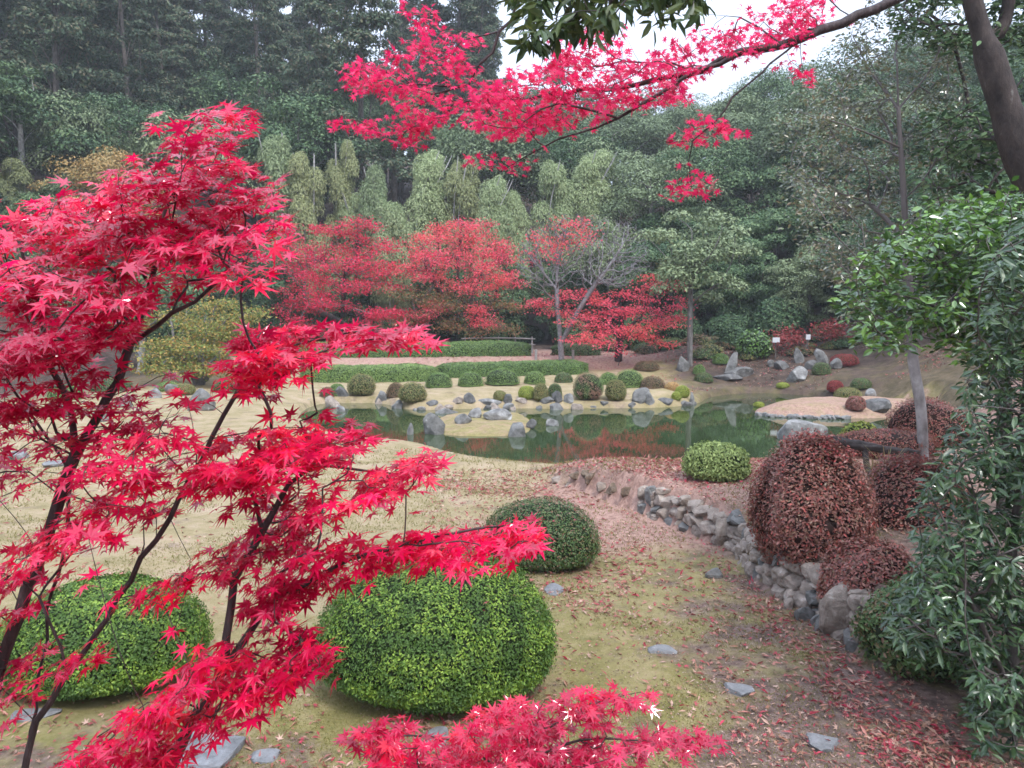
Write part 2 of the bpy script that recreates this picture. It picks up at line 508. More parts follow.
def ground_mat():
    m, n, l, b = nodes_of('moss and earth')
    tc = n.new('ShaderNodeTexCoord')

    def noise(scale, detail=5, rough=0.6):
        z = n.new('ShaderNodeTexNoise')
        z.inputs['Scale'].default_value = scale
        z.inputs['Detail'].default_value = detail
        z.inputs['Roughness'].default_value = rough
        l.new(tc.outputs['Object'], z.inputs['Vector'])
        return z.outputs[0]

    def attr(nm):
        a = n.new('ShaderNodeAttribute')
        a.attribute_name = nm
        return a.outputs['Fac']

    def mix(f, a, c):
        x = n.new('ShaderNodeMixRGB')
        for k, v in ((0, f), (1, a), (2, c)):
            if isinstance(v, tuple):
                x.inputs[k].default_value = (*v, 1)
            elif isinstance(v, float):
                x.inputs[k].default_value = v
            else:
                l.new(v, x.inputs[k])
        return x.outputs[0]

    def math_(op, a, c):
        x = n.new('ShaderNodeMath')
        x.operation = op
        for k, v in ((0, a), (1, c)):
            if isinstance(v, float):
                x.inputs[k].default_value = v
            else:
                l.new(v, x.inputs[k])
        x.use_clamp = True
        return x.outputs[0]

    moss = ramp(n, [(0.30, (0.09, 0.09, 0.025)), (0.48, (0.20, 0.175, 0.06)), (0.66, (0.31, 0.25, 0.13))])
    l.new(noise(3.0, 9, 0.8), moss.inputs[0])
    dry = ramp(n, [(0.30, (0.16, 0.135, 0.055)), (0.50, (0.29, 0.23, 0.13)), (0.66, (0.38, 0.285, 0.205))])
    l.new(noise(1.9, 9, 0.78), dry.inputs[0])
    earth = ramp(n, [(0.32, (0.06, 0.04, 0.033)), (0.52, (0.16, 0.11, 0.092)), (0.70, (0.30, 0.21, 0.18))])
    l.new(noise(9, 8, 0.75), earth.inputs[0])
    pink = ramp(n, [(0.32, (0.16, 0.09, 0.07)), (0.5, (0.31, 0.19, 0.15)), (0.64, (0.42, 0.27, 0.22)), (0.74, (0.38, 0.12, 0.12))])
    l.new(noise(12, 8, 0.8), pink.inputs[0])
    forest = ramp(n, [(0.30, (0.025, 0.018, 0.014)), (0.55, (0.075, 0.05, 0.04)), (0.72, (0.12, 0.085, 0.06))])
    l.new(noise(3, 8, 0.7), forest.inputs[0])
    col = mix(attr('dry'), moss.outputs[0], dry.outputs[0])
    e1 = ramp(n, [(0.42, (0, 0, 0)), (0.56, (1, 1, 1))])
    l.new(math_('ADD', math_('MULTIPLY', noise(1.7, 6, 0.7), 0.75), math_('MULTIPLY', attr('bare'), 0.30)), e1.inputs[0])
    col = mix(e1.outputs[0], col, earth.outputs[0])
    p1 = ramp(n, [(0.45, (0, 0, 0)), (0.62, (1, 1, 1))])
    l.new(math_('ADD', math_('MULTIPLY', noise(2.6, 6, 0.75), 0.5), math_('MULTIPLY', attr('leaf'), 0.42)), p1.inputs[0])
    col = mix(p1.outputs[0], col, pink.outputs[0])
    col = mix(attr('forest'), col, forest.outputs[0])
    l.new(col, b.inputs['Base Color'])
    b.inputs['Roughness'].default_value = 0.9
    b.inputs['Specular IOR Level'].default_value = 0.2
    bp = n.new('ShaderNodeBump')
    bp.inputs['Strength'].default_value = 0.7
    bp.inputs['Distance'].default_value = 0.03
    l.new(noise(38, 6, 0.75), bp.inputs['Height'])
    l.new(bp.outputs[0], b.inputs['Normal'])
    return m


gr = mk('ground', [(np.stack([GX, GY, GZ], -1).reshape(-1, 3), faces, 0, True)], [ground_mat()])
tag(gr, 'mossy garden lawn strewn with leaves, rising to the forest floor behind', 'ground', kind='structure')
GP = np.stack([GX.ravel(), GY.ravel()], 1)
gxr, gyr = GP[:, 0], GP[:, 1]
n1 = wob(GP, 0.7, 21, 3)
a_dry = sstep(3.0, -2.0, gxr - 0.2 * (gyr - 6) + 1.2 * n1) * sstep(3.5, 7, gyr)
far_lawn = sstep(22, 24, gyr) * sstep(31, 30.2, gyr) * sstep(6.2, 5.4, gxr)
a_dry = np.clip(a_dry + 0.40 * far_lawn, 0, 1)
a_leaf = sstep(-2.2, 0.6, gxr - 0.05 * gyr + 0.8 * n1) * sstep(6.0, 8.5, gyr) * sstep(18, 14, gyr) * (1 - far_lawn)
a_leaf = np.maximum(a_leaf, 0.30 * sstep(-9, -3, gxr) * sstep(4, 7, gyr) * sstep(18, 15, gyr))
a_leaf = np.maximum(a_leaf, sstep(30.6, 32, gyr) * sstep(-3, 1, gxr) * sstep(12, 7, gxr) * sstep(41, 38, gyr))
on_r = (sdist(GP, ISL_R) > -0.3)
a_leaf = np.where(on_r, 0.78, a_leaf)
a_dry = np.where(on_r, 0.35, a_dry)
a_dry = np.where(sdist(GP, ISL_L) > -0.3, 0.2, a_dry)
a_leaf = np.maximum(a_leaf, 0.55 * (sdist(GP, ISL_L) > -0.3))
a_leaf = np.maximum(a_leaf, sstep(25.5, 27, gyr) * sstep(4.5, 6, gxr) * 0.30)
a_leaf = np.maximum(a_leaf, 0.55 * sstep(6, 2, gyr) * sstep(0.2, 2.2, gxr))
a_bare = sstep(0.3, 1.6, gxr - 0.12 * (gyr - 4)) * sstep(9, 5, gyr) * 0.52 + sstep(4.6, 3.2, gyr) * 0.5 + 0.35 * sstep(-0.4, 0.4, sdist(GP, TERR)) + 0.35 * sstep(24, 26, gyr) * sstep(5, 6.5, gxr)
a_for = sstep(35.5, 38.5, gyr + 0.5 * n1 + 0.35 * np.clip(gxr - 3, 0, 16))
a_for = np.maximum(a_for, 0.62 * sstep(23.5, 25.0, gyr) * sstep(5.2, 6.5, gxr))
a_for = np.maximum(a_for, 0.97 * sstep(26.8, 28.6, gyr + 0.7 * n1) * sstep(5.0, 7.0, gxr))
a_for = np.maximum(a_for, sstep(-11, -15, gxr) * sstep(19, 25, gyr))
a_for = np.maximum(a_for, sstep(14, 19, np.abs(gxr)) * sstep(6, 12, gyr))
a_for = np.maximum(a_for, 0.8 * sstep(8.3, 9.6, gxr) * sstep(15, 19, gyr))
a_for = np.where(on_r, 0.0, a_for)
a_leaf = np.maximum(a_leaf, 0.85 * sstep(30.2, 30.9, gyr) * sstep(33.2, 32.6, gyr) * sstep(6, 5, gxr))
for nm, arr in (('dry', a_dry), ('leaf', a_leaf), ('bare', a_bare), ('forest', a_for)):
    a = gr.data.attributes.new(nm, 'FLOAT', 'POINT')
    a.data.foreach_set('value', np.clip(arr, 0, 1).astype(np.float32))


def water_mat():
    m, n, l, b = nodes_of('still green water')
    b.inputs['Base Color'].default_value = (0.032, 0.050, 0.020, 1)
    b.inputs['Roughness'].default_value = 0.015
    b.inputs['IOR'].default_value = 1.42
    tc = n.new('ShaderNodeTexCoord')
    mp = n.new('ShaderNodeMapping')
    mp.inputs['Scale'].default_value = (1, 2.5, 1)
    l.new(tc.outputs['Object'], mp.inputs[0])
    nz = n.new('ShaderNodeTexNoise')
    nz.inputs['Scale'].default_value = 2.2
    nz.inputs['Detail'].default_value = 3
    l.new(mp.outputs[0], nz.inputs['Vector'])
    bp = n.new('ShaderNodeBump')
    bp.inputs['Strength'].default_value = 0.03
    bp.inputs['Distance'].default_value = 0.02
    l.new(nz.outputs[0], bp.inputs['Height'])
    l.new(bp.outputs[0], b.inputs['Normal'])
    return m


wl0, wh0 = POND.min(0) - 0.4, POND.max(0) + 0.4
water = mk('pond_water', [([(wl0[0], wl0[1], WZ), (wh0[0], wl0[1], WZ), (wh0[0], wh0[1], WZ), (wl0[0], wh0[1], WZ)], [(0, 1, 2, 3)], 0, False)], [water_mat()])
tag(water, 'still dark green pond mirroring the maples and clipped bushes', 'pond', kind='structure')

# ------------------------------------------------------------------ leaf templates: vertices in (along, across, up)
def maple_template(lobes=7, droop=0.14):
    angs = {7: [-128, -82, -40, 0, 40, 82, 128], 5: [-95, -46, 0, 46, 95]}[lobes]
    lens = {7: [0.42, 0.74, 0.94, 1.0, 0.94, 0.74, 0.42], 5: [0.62, 0.9, 1.0, 0.9, 0.62]}[lobes]
    v = [(0, 0, 0)]
    f = []
    notch = []
    for i in range(lobes + 1):
        if i == 0:
            a, r = angs[0] - 24, 0.16
        elif i == lobes:
            a, r = angs[-1] + 24, 0.16
        else:
            a, r = 0.5 * (angs[i - 1] + angs[i]), 0.335 * min(1, 0.3 + 0.8 * min(lens[i - 1], lens[i]))
        v.append((r * math.cos(R(a)), r * math.sin(R(a)), 0.015))
        notch.append(len(v) - 1)
    for i, (a, L) in enumerate(zip(angs, lens)):
        mid = len(v)
        v.append((0.55 * L * math.cos(R(a)), 0.55 * L * math.sin(R(a)), -0.01))
        tip = len(v)
        v.append((L * math.cos(R(a)), L * math.sin(R(a)), -droop * L))
        f += [(0, notch[i], mid), (notch[i], tip, mid), (mid, tip, notch[i + 1]), (0, mid, notch[i + 1])]
    p = len(v)
    v += [(-0.55, 0.012, 0.10), (-0.55, -0.012, 0.10)]
    f.append((0, p, p + 1))
    return np.array(v, dtype=float), np.array(f)


MAPLE7 = maple_template(7, 0.075)
MAPLE5 = maple_template(5)
DIAMOND = (np.array([(0, 0, 0), (0.45, 0.26, 0.05), (1, 0, 0), (0.45, -0.26, 0.05)], float), np.array([(0, 3, 2), (0, 2, 1)]))
SLIM = (np.array([(0, 0, 0), (0.4, 0.12, 0.03), (1, 0, -0.10), (0.4, -0.12, 0.03)], float), np.array([(0, 3, 2), (0, 2, 1)]))
LANCE = (np.array([(0, 0, 0), (0.28, 0.13, 0.045), (0.65, 0.14, 0.02), (1, 0, -0.12), (0.65, -0.14, 0.02), (0.28, -0.13, 0.045), (0.3, 0, 0), (0.65, 0, -0.03)], float),
         np.array([(0, 6, 1), (1, 6, 7), (1, 7, 2), (2, 7, 3), (0, 5, 6), (5, 7, 6), (5, 4, 7), (4, 3, 7)]))
OVAL = (np.array([(0, 0, 0), (0.25, 0.2, 0.05), (0.62, 0.22, 0.05), (1, 0, -0.05), (0.62, -0.22, 0.05), (0.25, -0.2, 0.05)], float),
        np.array([(0, 3, 1), (1, 3, 2), (0, 5, 3), (5, 4, 3)]))


def leaves(P, T, N, S, tmpl, curl=None):
    tv, tf = tmpl
    P = np.asarray(P, float)
    N = unit(N)
    T = np.asarray(T, float)
    T = unit(T - (T * N).sum(-1, keepdims=True) * N)
    B = np.cross(N, T)
    S = np.broadcast_to(np.asarray(S, float), (len(P),))
    c = np.ones(len(P)) if curl is None else curl
    V = P[:, None] + S[:, None, None] * (tv[None, :, 0, None] * T[:, None] + tv[None, :, 1, None] * B[:, None] + (c[:, None] * tv[None, :, 2])[..., None] * N[:, None])
    Fc = (tf[None] + (np.arange(len(P)) * len(tv))[:, None, None]).reshape(-1, tf.shape[1])
    return V.reshape(-1, 3), Fc


def rdir(rg, n):
    return unit(rg.normal(size=(n, 3)))


# ------------------------------------------------------------------ branching skeletons
class Skel:
    def __init__(self, seed=1):
        self.p = np.zeros((4096, 3))
        self.par = np.full(4096, -1)
        self.pl = np.zeros(4096)
        self.order0 = np.zeros(4096, int)
        self.n = 0
        self.rg = np.random.default_rng(seed)
        self.tips = []
        self.limbs = 0

    def _add(self, q, par, limb):
        if self.n == len(self.p):
            self.p = np.concatenate([self.p, np.zeros_like(self.p)])
            self.par = np.concatenate([self.par, np.full(len(self.par), -1)])
            self.pl = np.concatenate([self.pl, np.zeros(len(self.pl))])
            self.order0 = np.concatenate([self.order0, np.zeros(len(self.order0), int)])
        i = self.n
        self.p[i] = q
        self.par[i] = par
        self.pl[i] = 0 if par < 0 else self.pl[par] + np.linalg.norm(self.p[par] - q)
        self.order0[i] = limb
        self.n += 1
        return i

    def limb(self, pts, step=0.12, join=False, jit=0.0):
        pts = [np.asarray(p, float) for p in pts]
        self.limbs += 1
        par = -1
        if join:
            d = np.linalg.norm(self.p[:self.n] - pts[0], axis=1)
            par = int(np.argmin(d))
            pts = [self.p[par]] + pts[1:]
        # Catmull-Rom through the points
        e = [2 * pts[0] - pts[1]] + pts + [2 * pts[-1] - pts[-2]]
        first = True
        for i in range(1, len(e) - 2):
            L = np.linalg.norm(e[i + 1] - e[i])
            k = max(1, int(round(L / step)))
            for j in range(k + (1 if i == len(e) - 3 else 0)):
                t = j / k
                q = 0.5 * ((2 * e[i]) + (-e[i - 1] + e[i + 1]) * t + (2 * e[i - 1] - 5 * e[i] + 4 * e[i + 1] - e[i + 2]) * t * t + (-e[i - 1] + 3 * e[i] - 3 * e[i + 1] + e[i + 2]) * t ** 3)
                if first:
                    first = False
                    if join:
                        continue
                    par = self._add(q, -1, self.limbs)
                    continue
                par = self._add(q + self.rg.normal(size=3) * jit, par, self.limbs)
        return par

    def attach(self, tips, bf=0.35, step=0.1, jit=0.15, sag=0.0, maxd=1e9):
        tips = np.asarray(tips, float)
        d0 = np.array([np.min(np.linalg.norm(self.p[:self.n] - t, axis=1)) for t in tips])
        for k in np.argsort(d0):
            t = tips[k]
            d = np.linalg.norm(self.p[:self.n] - t, axis=1)
            j = int(np.argmin(d + bf * self.pl[:self.n]))
            if d[j] > maxd:
                continue
            a = self.p[j].copy()
            L = d[j]
            m = max(2, int(math.ceil(L / step)))
            pd = unit(a - self.p[self.par[j]]) if self.par[j] >= 0 else unit(t - a)
            c1 = a + pd * L * 0.3
            side = self.rg.normal(size=3) * jit * L * 0.4
            par = j
            for i in range(1, m + 1):
                u = i / m
                q = (1 - u) ** 2 * a + 2 * u * (1 - u) * (0.5 * c1 + 0.5 * (a + t) / 2 + side) + u * u * t
                q[2] -= sag * L * 4 * u * (1 - u)
                par = self._add(q, par, 0)
            self.tips.append(par)
        return self

    def finish(self, r_tip, r_root, min_w=1):
        n = self.n
        has = np.zeros(n, bool)
        has[self.par[:n][self.par[:n] >= 0]] = True
        w = np.where(has, 0.0, 1.0)
        for i in range(n - 1, -1, -1):
            if self.par[i] >= 0:
                w[self.par[i]] += w[i]
        roots = np.nonzero(self.par[:n] < 0)[0]
        W = max(w[roots].max(), 2)
        e = math.log(r_root / r_tip) / math.log(W)
        self.w = w
        self.r = r_tip * w ** e
        for i in range(n):       # gentle taper along unbranched runs
            if self.par[i] >= 0:
                self.r[i] = min(self.r[i], self.r[self.par[i]])
        return self

    def chains(self):
        n = self.n
        kids = [[] for _ in range(n)]
        roots = []
        for i in range(n):
            (kids[self.par[i]].append(i) if self.par[i] >= 0 else roots.append(i))
        st = [(r, -1, 0, -1) for r in roots]
        out = []
        while st:
            i, prev, order, top = st.pop()
            ch = ([prev] if prev >= 0 else []) + [i]
            if order == 1:
                top = i
            cur = i
            while kids[cur]:
                ks = sorted(kids[cur], key=lambda q: -self.w[q])
                for q in ks[1:]:
                    st.append((q, cur, order + 1, top))
                cur = ks[0]
                ch.append(cur)
            out.append((ch, order, top, prev >= 0))
        return out

    def tubes(self, chains, thick_sides=8):
        Vs, Fs = [], []
        off = 0
        for ch, order, top, joined in chains:
            P = self.p[ch]
            r = self.r[ch].copy()
            if joined:
                r[0] = min(r[0], r[1] * 1.15)
            r[-1] *= 0.5
            k = thick_sides if r.max() > 0.02 else (5 if r.max() > 0.006 else 4)
            T = np.gradient(P, axis=0) if len(P) > 1 else np.array([[0, 0, 1.0]])
            T = unit(T)
            ref = np.array([0.31, 0.9, 0.12])
            U = unit(np.cross(T, ref) + 1e-6)
            Bn = np.cross(T, U)
            a = np.arange(k) * 2 * PI / k
            ring = P[:, None] + r[:, None, None] * (np.cos(a)[None, :, None] * U[:, None] + np.sin(a)[None, :, None] * Bn[:, None])
            m = len(P)
            V = ring.reshape(-1, 3)
            i0 = (np.arange(m - 1)[:, None] * k + np.arange(k)[None]).ravel()
            i1 = (np.arange(m - 1)[:, None] * k + (np.arange(k)[None] + 1) % k).ravel()
            Fs.append(np.stack([i0, i1, i1 + k, i0 + k], 1) + off)
            Vs.append(V)
            off += len(V)
        return np.concatenate(Vs), np.concatenate(Fs)

    def tip_dirs(self):
        t = np.array(self.tips)
        return self.p[t], unit(self.p[t] - self.p[self.par[t]])


def sprig_leaves(sk, rg, per_tip, size, spread=0.06, tilt=0.45, droop=0.35, up=1.0, face=0.0, pairs=3):
    """positions, directions, normals and sizes of leaves set along the last bit of every twig"""
    tp, td = sk.tip_dirs()
    n = len(tp)
    P, T, N = [], [], []
    par = sk.par
    tips = np.array(sk.tips)
    for k in range(per_tip):
        node = tips.copy()
        for _ in range(k // 2 % pairs):
            node = np.where(par[node] >= 0, par[node], node)
        base = sk.p[node]
        ang = (rg.uniform(-35, 35, n) if k == 0 else (1 if k % 2 else -1) * rg.uniform(30, 95, n))
        a = np.radians(ang)
        h = td.copy()
        h[:, 2] *= 0.4
        h = unit(h)
        s = np.stack([-h[:, 1], h[:, 0], np.zeros(n)], 1)
        d = unit(np.cos(a)[:, None] * h + np.sin(a)[:, None] * s + np.array([0, 0, -1.0]) * (droop * rg.uniform(0.2, 1.6, n))[:, None])
        P.append(base + d * spread * rg.uniform(0.5, 1.2, n)[:, None] + rg.normal(size=(n, 3)) * spread * 0.25)
        T.append(d)
        N.append(unit(np.array([0, 0, up]) + (np.array([0, -face, 0]) if np.isscalar(face) else np.asarray(face)) + rg.normal(size=(n, 3)) * tilt))
    P, T, N = np.concatenate(P), np.concatenate(T), np.concatenate(N)
    S = size * rg.uniform(0.7, 1.2, len(P))
    return P, T, N, S


def build_tree(name, sk, base, barks, leafset, leafmat, label, cat='tree', group=None, branch_parts=0):
    root = empty(name, base, label, cat, group)
    chs = sk.chains()
    if branch_parts:
        tr = [c for c in chs if c[1] == 0]
        tops = {}
        for c in chs:
            if c[1] >= 1:
                tops.setdefault(c[2], []).append(c)
        big = sorted(tops, key=lambda t: -sk.w[t])
        for t in big[:branch_parts] if branch_parts < 99 else big:
            V, Fc = sk.tubes(tops[t])
            mk('branch', [(V, Fc, 0, True)], [barks], root, base)
        rest = [c for t in big[branch_parts:] for c in tops[t]] if branch_parts < 99 else []
        V, Fc = sk.tubes(tr + rest, 10)      # small twigs that sprout straight from a stem stay with it
        mk('trunk', [(V, Fc, 0, True)], [barks], root, base)
    else:
        V, Fc = sk.tubes(chs)
        mk('trunk', [(V, Fc, 0, True)], [barks], root, base)
    if leafset:
        mk('crown', [(*ls, i, False) for i, ls in enumerate(leafset)], leafmat, root, base)
    return root


# ------------------------------------------------------------------ rocks and clipped bushes
def ico(sub):
    bm = bmesh.new()
    bmesh.ops.create_icosphere(bm, subdivisions=sub, radius=1.0)
    V = np.array([v.co[:] for v in bm.verts])
    Fc = np.array([[v.index for v in f.verts] for f in bm.faces])
    bm.free()
    return V, Fc


ICO = {k: ico(k) for k in (2, 3, 4)}


def rock_chunk(seed, size, sub=3, facets=15, flat_top=False):
    rg = np.random.default_rng(seed)
    V, Fc = ICO[sub]
    V = V.copy()
    for _ in range(facets):
        d = unit(rg.normal(size=3))
        h = rg.uniform(0.48, 0.85)
        s = V @ d
        V = V - np.clip(s - h, 0, None)[:, None] * d * 0.9
    V *= (1 + 0.10 * wob(V, 2.2, seed + 1, 3) + 0.03 * wob(V, 9, seed + 2, 2))[:, None]
    if flat_top:
        V[:, 2] = np.minimum(V[:, 2], 0.35 + 0.05 * wob(V, 3, seed + 5))
    V = V / np.abs(V).max(0)
    return V * np.asarray(size), Fc


def block_chunk(seed, size):
    rg = np.random.default_rng(seed)
    V, Fc = ICO[3]
    e = 5.0
    V = V * ((np.abs(V) ** e).sum(1) ** (-1 / e))[:, None]
    for _ in range(9):
        d = unit(rg.normal(size=3))
        h = rg.uniform(0.72, 1.05)
        V = V - np.clip(V @ d - h, 0, None)[:, None] * d * 0.95
    V *= (1 + 0.07 * wob(V, 2.2, seed + 1, 3) + 0.03 * wob(V, 8, seed + 2, 2))[:, None]
    return V / np.abs(V).max(0) * np.asarray(size), Fc


def rock(loc, size, label, mat='stone', seed=0, rot=0.0, lean=0.0, name='rock', group=None, flat_top=False, sink=0.25, cat='rock', sub=3, block=False):
    """size is full width, depth, height"""
    V, Fc = rock_chunk(seed, (size[0] / 2, size[1] / 2, size[2] / (2 - sink * 2) * 1.0), sub, 15, flat_top) if not block else block_chunk(seed, (size[0] / 2, size[1] / 2, size[2] / 2))
    V[:, 0] += V[:, 2] * lean
    c, s = math.cos(rot), math.sin(rot)
    V = V @ np.array([[c, s, 0], [-s, c, 0], [0, 0, 1]])
    h = V[:, 2].max()
    V[:, 2] += size[2] - h
    o = mk(name, [(V, Fc, 0, False)], [M[mat]])
    o.location = tuple(float(v) for v in loc)
    return tag(o, label, cat, group)


def bush(loc, w, d, h, leafsize, n, mat, label, seed=0, core='core', lump=0.05, name='clipped_bush', cat='bush', group=None, square=2.3, fuzz=0.05, tmpl=DIAMOND, over=0.9, top=None, cz=0.42, gaps=0.0):
    """a clipped mound: a twiggy inside with shade put into its dark colour and a skin of small leaves"""
    rg = np.random.default_rng(seed + 77)

    def shape(D, k=1.0):
        e = square
        q = (np.abs(D[:, 0]) ** e + np.abs(D[:, 1]) ** e + np.abs(D[:, 2]) ** e) ** (-1 / e)
        V = D * q[:, None] * k
        V = V * (1 + lump * wob(D * 1.0, 3.2, seed, 3))[:, None]
        return V

    V, Fc = ICO[4]
    Vc = shape(V, 0.90)
    sc_ = np.array([w / 2, d / 2, 1.0])

    def place(U):
        Q = U * sc_
        Q[:, 2] = np.where(U[:, 2] > 0, U[:, 2] * h * (1 - cz), U[:, 2] * h * cz * 1.05) + h * cz
        # tuck the skirt in a little
        k = np.clip(1 - Q[:, 2] / (h * cz), 0, 1)
        Q[:, :2] *= (1 - 0.13 * k ** 1.5)[:, None]
        return Q

    D = rdir(rg, int(n * 1.35))
    D = D[D[:, 2] > -0.75][:n]
    if gaps:
        D = D[wob(D, 19.0, seed + 9, 2) > -0.85 + gaps + 0.15 * rg.normal(size=len(D))]
    U = shape(D)
    dep = rg.exponential(fuzz * 0.6, len(D))
    Nn = unit(place(D * 1.02) - place(D * 0.98))
    P = place(U * (1 - np.clip(dep, 0, 0.12) + 0.02 * rg.normal(size=len(D)) * (fuzz / 0.05))[:, None])
    T = unit(rdir(rg, len(D)) + Nn * over + np.array([0, 0, 0.35]))
    N = unit(Nn * 1.0 + rdir(rg, len(D)) * 0.65 + np.array([0, 0, 0.15]))
    LV, LF = leaves(P, T, N, leafsize * rg.uniform(0.7, 1.3, len(D)), tmpl)
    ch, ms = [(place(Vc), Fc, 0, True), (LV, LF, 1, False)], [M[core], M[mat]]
    if top:
        sel = (Nn[:, 2] > 0.80 + 0.9 * rg.random(len(D)))
        k = len(tmpl[0])
        TV, TF = leaves(P[sel] + Nn[sel] * 0.012, T[sel], N[sel], leafsize * 1.1, tmpl)
        ch.append((TV, TF, 2, False))
        ms.append(M[top])
    o = mk(name, ch, ms)
    o.location = tuple(float(v) for v in loc)
    o.rotation_euler.z = rg.uniform(-0.2, 0.2)
    return tag(o, label, cat, group)


# ------------------------------------------------------------------ forest kinds (one source each, copied over the hill)
def clump_leaves(rg, centers, radii, n_each, size, tmpl, flat=0.7, outward=0.8, droop=0.0, axisp=None):
    k = len(centers)
    n = k * n_each
    c = np.repeat(centers, n_each, 0)
    r = np.repeat(radii, n_each)
    D = rdir(rg, n)
    D[:, 2] = np.where(D[:, 2] < -0.25, -D[:, 2], D[:, 2])
    rad = r * (0.55 + 0.5 * rg.random(n) ** 0.6)
    P = c + D * rad[:, None] * np.array([1, 1, flat])
    N = unit(D * outward + rdir(rg, n) * 0.6 + np.array([0, 0, 0.35]))
    T = rdir(rg, n) + D * 0.5 + np.array([0, 0, -droop])
    if axisp is not None:
        ax = P - axisp
        ax[:, 2] = 0
        T = T + unit(ax) * 0.8
    return leaves(P, T, N, size * rg.uniform(0.65, 1.3, n), tmpl)


def forest_tree(kind, seed, H, Rr):
    """returns an Empty with a trunk and a crown, standing at the origin"""
    rg = np.random.default_rng(seed)
    sk = Skel(seed)
    lean = rg.normal(size=2) * 0.03 * H
    if kind == 'cedar':
        top = np.array([lean[0], lean[1], H])
        sk.limb([(0, 0, -1.0), (lean[0] * 0.3, lean[1] * 0.3, H * 0.5), top], 0.7)
        cs, rs = [], []
        for i in range(76):
            u = rg.uniform(0.16, 1.0) ** 0.9
            rr = Rr * (1.05 - u) ** 0.65 * rg.uniform(0.25, 1.0)
            a = rg.uniform(0, 2 * PI)
            cs.append([rr * math.cos(a) + lean[0] * u, rr * math.sin(a) + lean[1] * u, H * u - 0.18 * rr])
            rs.append(rg.uniform(0.55, 1.1) * (1.15 - 0.55 * u))
        cs = np.array(cs)
        sk.attach(cs, 0.9, 0.8)
        sk.finish(0.02, 0.22)
        L = clump_leaves(rg, cs, np.array(rs), 260, 0.22, DIAMOND, 0.62, 0.6, 0.5, np.array([0, 0, 0]))
        leafm, bark, nm = M['cedar'], M['bark_brown'], 'cedar_tree'
    elif kind in ('evergreen', 'greygreen', 'orange'):
        fork = H * rg.uniform(0.35, 0.5)
        sk.limb([(0, 0, -1.0), (lean[0], lean[1], fork), (lean[0] * 2, lean[1] * 2, H * 0.8)], 0.6)
        cs, rs = [], []
        for i in range(44):
            d = rdir(rg, 1)[0]
            d[2] = abs(d[2]) * 1.0 - 0.25
            q = d * rg.uniform(0.55, 1.0) * np.array([Rr, Rr, H * 0.38]) + np.array([lean[0], lean[1], H * 0.60])
            cs.append(q)
            rs.append(Rr * rg.uniform(0.22, 0.42))
        cs = np.array(cs)
        cs += 0.12 * Rr * np.stack([wob(cs, 1.0, seed + 1), wob(cs, 1.0, seed + 2), wob(cs, 1.0, seed + 3)], 1)
        sk.attach(cs, 0.5, 0.6, 0.25)
        sk.finish(0.02, 0.20)
        L = clump_leaves(rg, cs, np.array(rs), 340, 0.19 if kind != 'orange' else 0.15, DIAMOND, 0.66, 0.9)
        leafm, bark, nm = M[kind], M['bark_grey'] if kind != 'evergreen' else M['bark_brown'], 'broadleaf_tree'
    elif kind in ('lowgreen', 'lowgrey'):
        sk.limb([(0, 0, -1.0), (lean[0], lean[1], H * 0.4), (lean[0] * 2, lean[1] * 2, H * 0.85)], 0.5)
        d = rdir(rg, 60)
        cs = d * rg.uniform(0.6, 1.0, (60, 1)) * np.array([Rr, Rr, H * 0.40]) + np.array([0, 0, H * 0.53])
        cs[:, :2] += 0.35 * rg.normal(size=(60, 2))
        rs = Rr * rg.uniform(0.20, 0.40, 60)
        sk.attach(cs, 0.5, 0.5, 0.25).finish(0.018, 0.13)
        L = clump_leaves(rg, cs, rs, 330, 0.15, DIAMOND, 0.62, 0.9)
        leafm, bark, nm = M['evergreen' if kind == 'lowgreen' else 'greygreen'], M['bark_brown'], 'evergreen_tree'
    elif kind == 'bare':
        sk.limb([(0, 0, -0.5), (lean[0], lean[1], H * 0.5), (lean[0] * 2, lean[1] * 2, H * 0.95)], 0.5)
        d = rdir(rg, 150)
        d[:, 2] = np.abs(d[:, 2])
        cs = d * rg.uniform(0.5, 1, (150, 1)) * np.array([Rr, Rr, H * 0.5]) + np.array([0, 0, H * 0.5])
        sk.attach(cs, 0.35, 0.4, 0.3).finish(0.012, 0.12)
        L = None
        leafm, bark, nm = None, M['bark_bare'], 'bare_tree'
    else:                                   # plume of bamboo: several culms under one feathery head
        for i in range(4):
            a = rg.uniform(0, 2 * PI)
            o = np.array([math.cos(a), math.sin(a), 0]) * 0.25
            sk.limb([o + [0, 0, -0.5], o * 1.2 + [0, 0, H * 0.6], o * 2.5 + [lean[0] * 3, lean[1] * 3, H * 0.97]], 0.6)
        sk.tips = [sk.n - 1]
        sk.finish(0.03, 0.05)
        cs, rs = [], []
        for i in range(26):
            u = 0.2 + 0.72 * ((i + rg.random()) / 26)
            w_ = Rr * 0.62 * (1.0 if u < 0.7 else 1.0 - ((u - 0.7) / 0.34) ** 2 * 0.75)
            a = rg.uniform(0, 2 * PI)
            cs.append([w_ * math.cos(a) * rg.uniform(0.5, 1) + lean[0] * 3 * u ** 3, w_ * math.sin(a) * rg.uniform(0.5, 1) + lean[1] * 3 * u ** 3, H * u])
            rs.append(Rr * rg.uniform(0.38, 0.58) * (1.0 if u < 0.8 else 0.85))
        cs = np.array(cs)
        L = clump_leaves(rg, cs, np.array(rs), 900, 0.17, SLIM, 1.25, 0.9, 0.9)
        leafm, bark, nm = M[kind], M['bark_pale'], 'bamboo_clump'
    root = empty(nm, (0, 0, 0))
    V, Fc = sk.tubes(sk.chains(), 7)
    mk('culm' if 'bamboo' in kind else 'trunk', [(V, Fc, 0, True)], [bark], root)
    if L is not None:
        mk('crown', [(*L, 0, False)], [leafm], root)
    return root


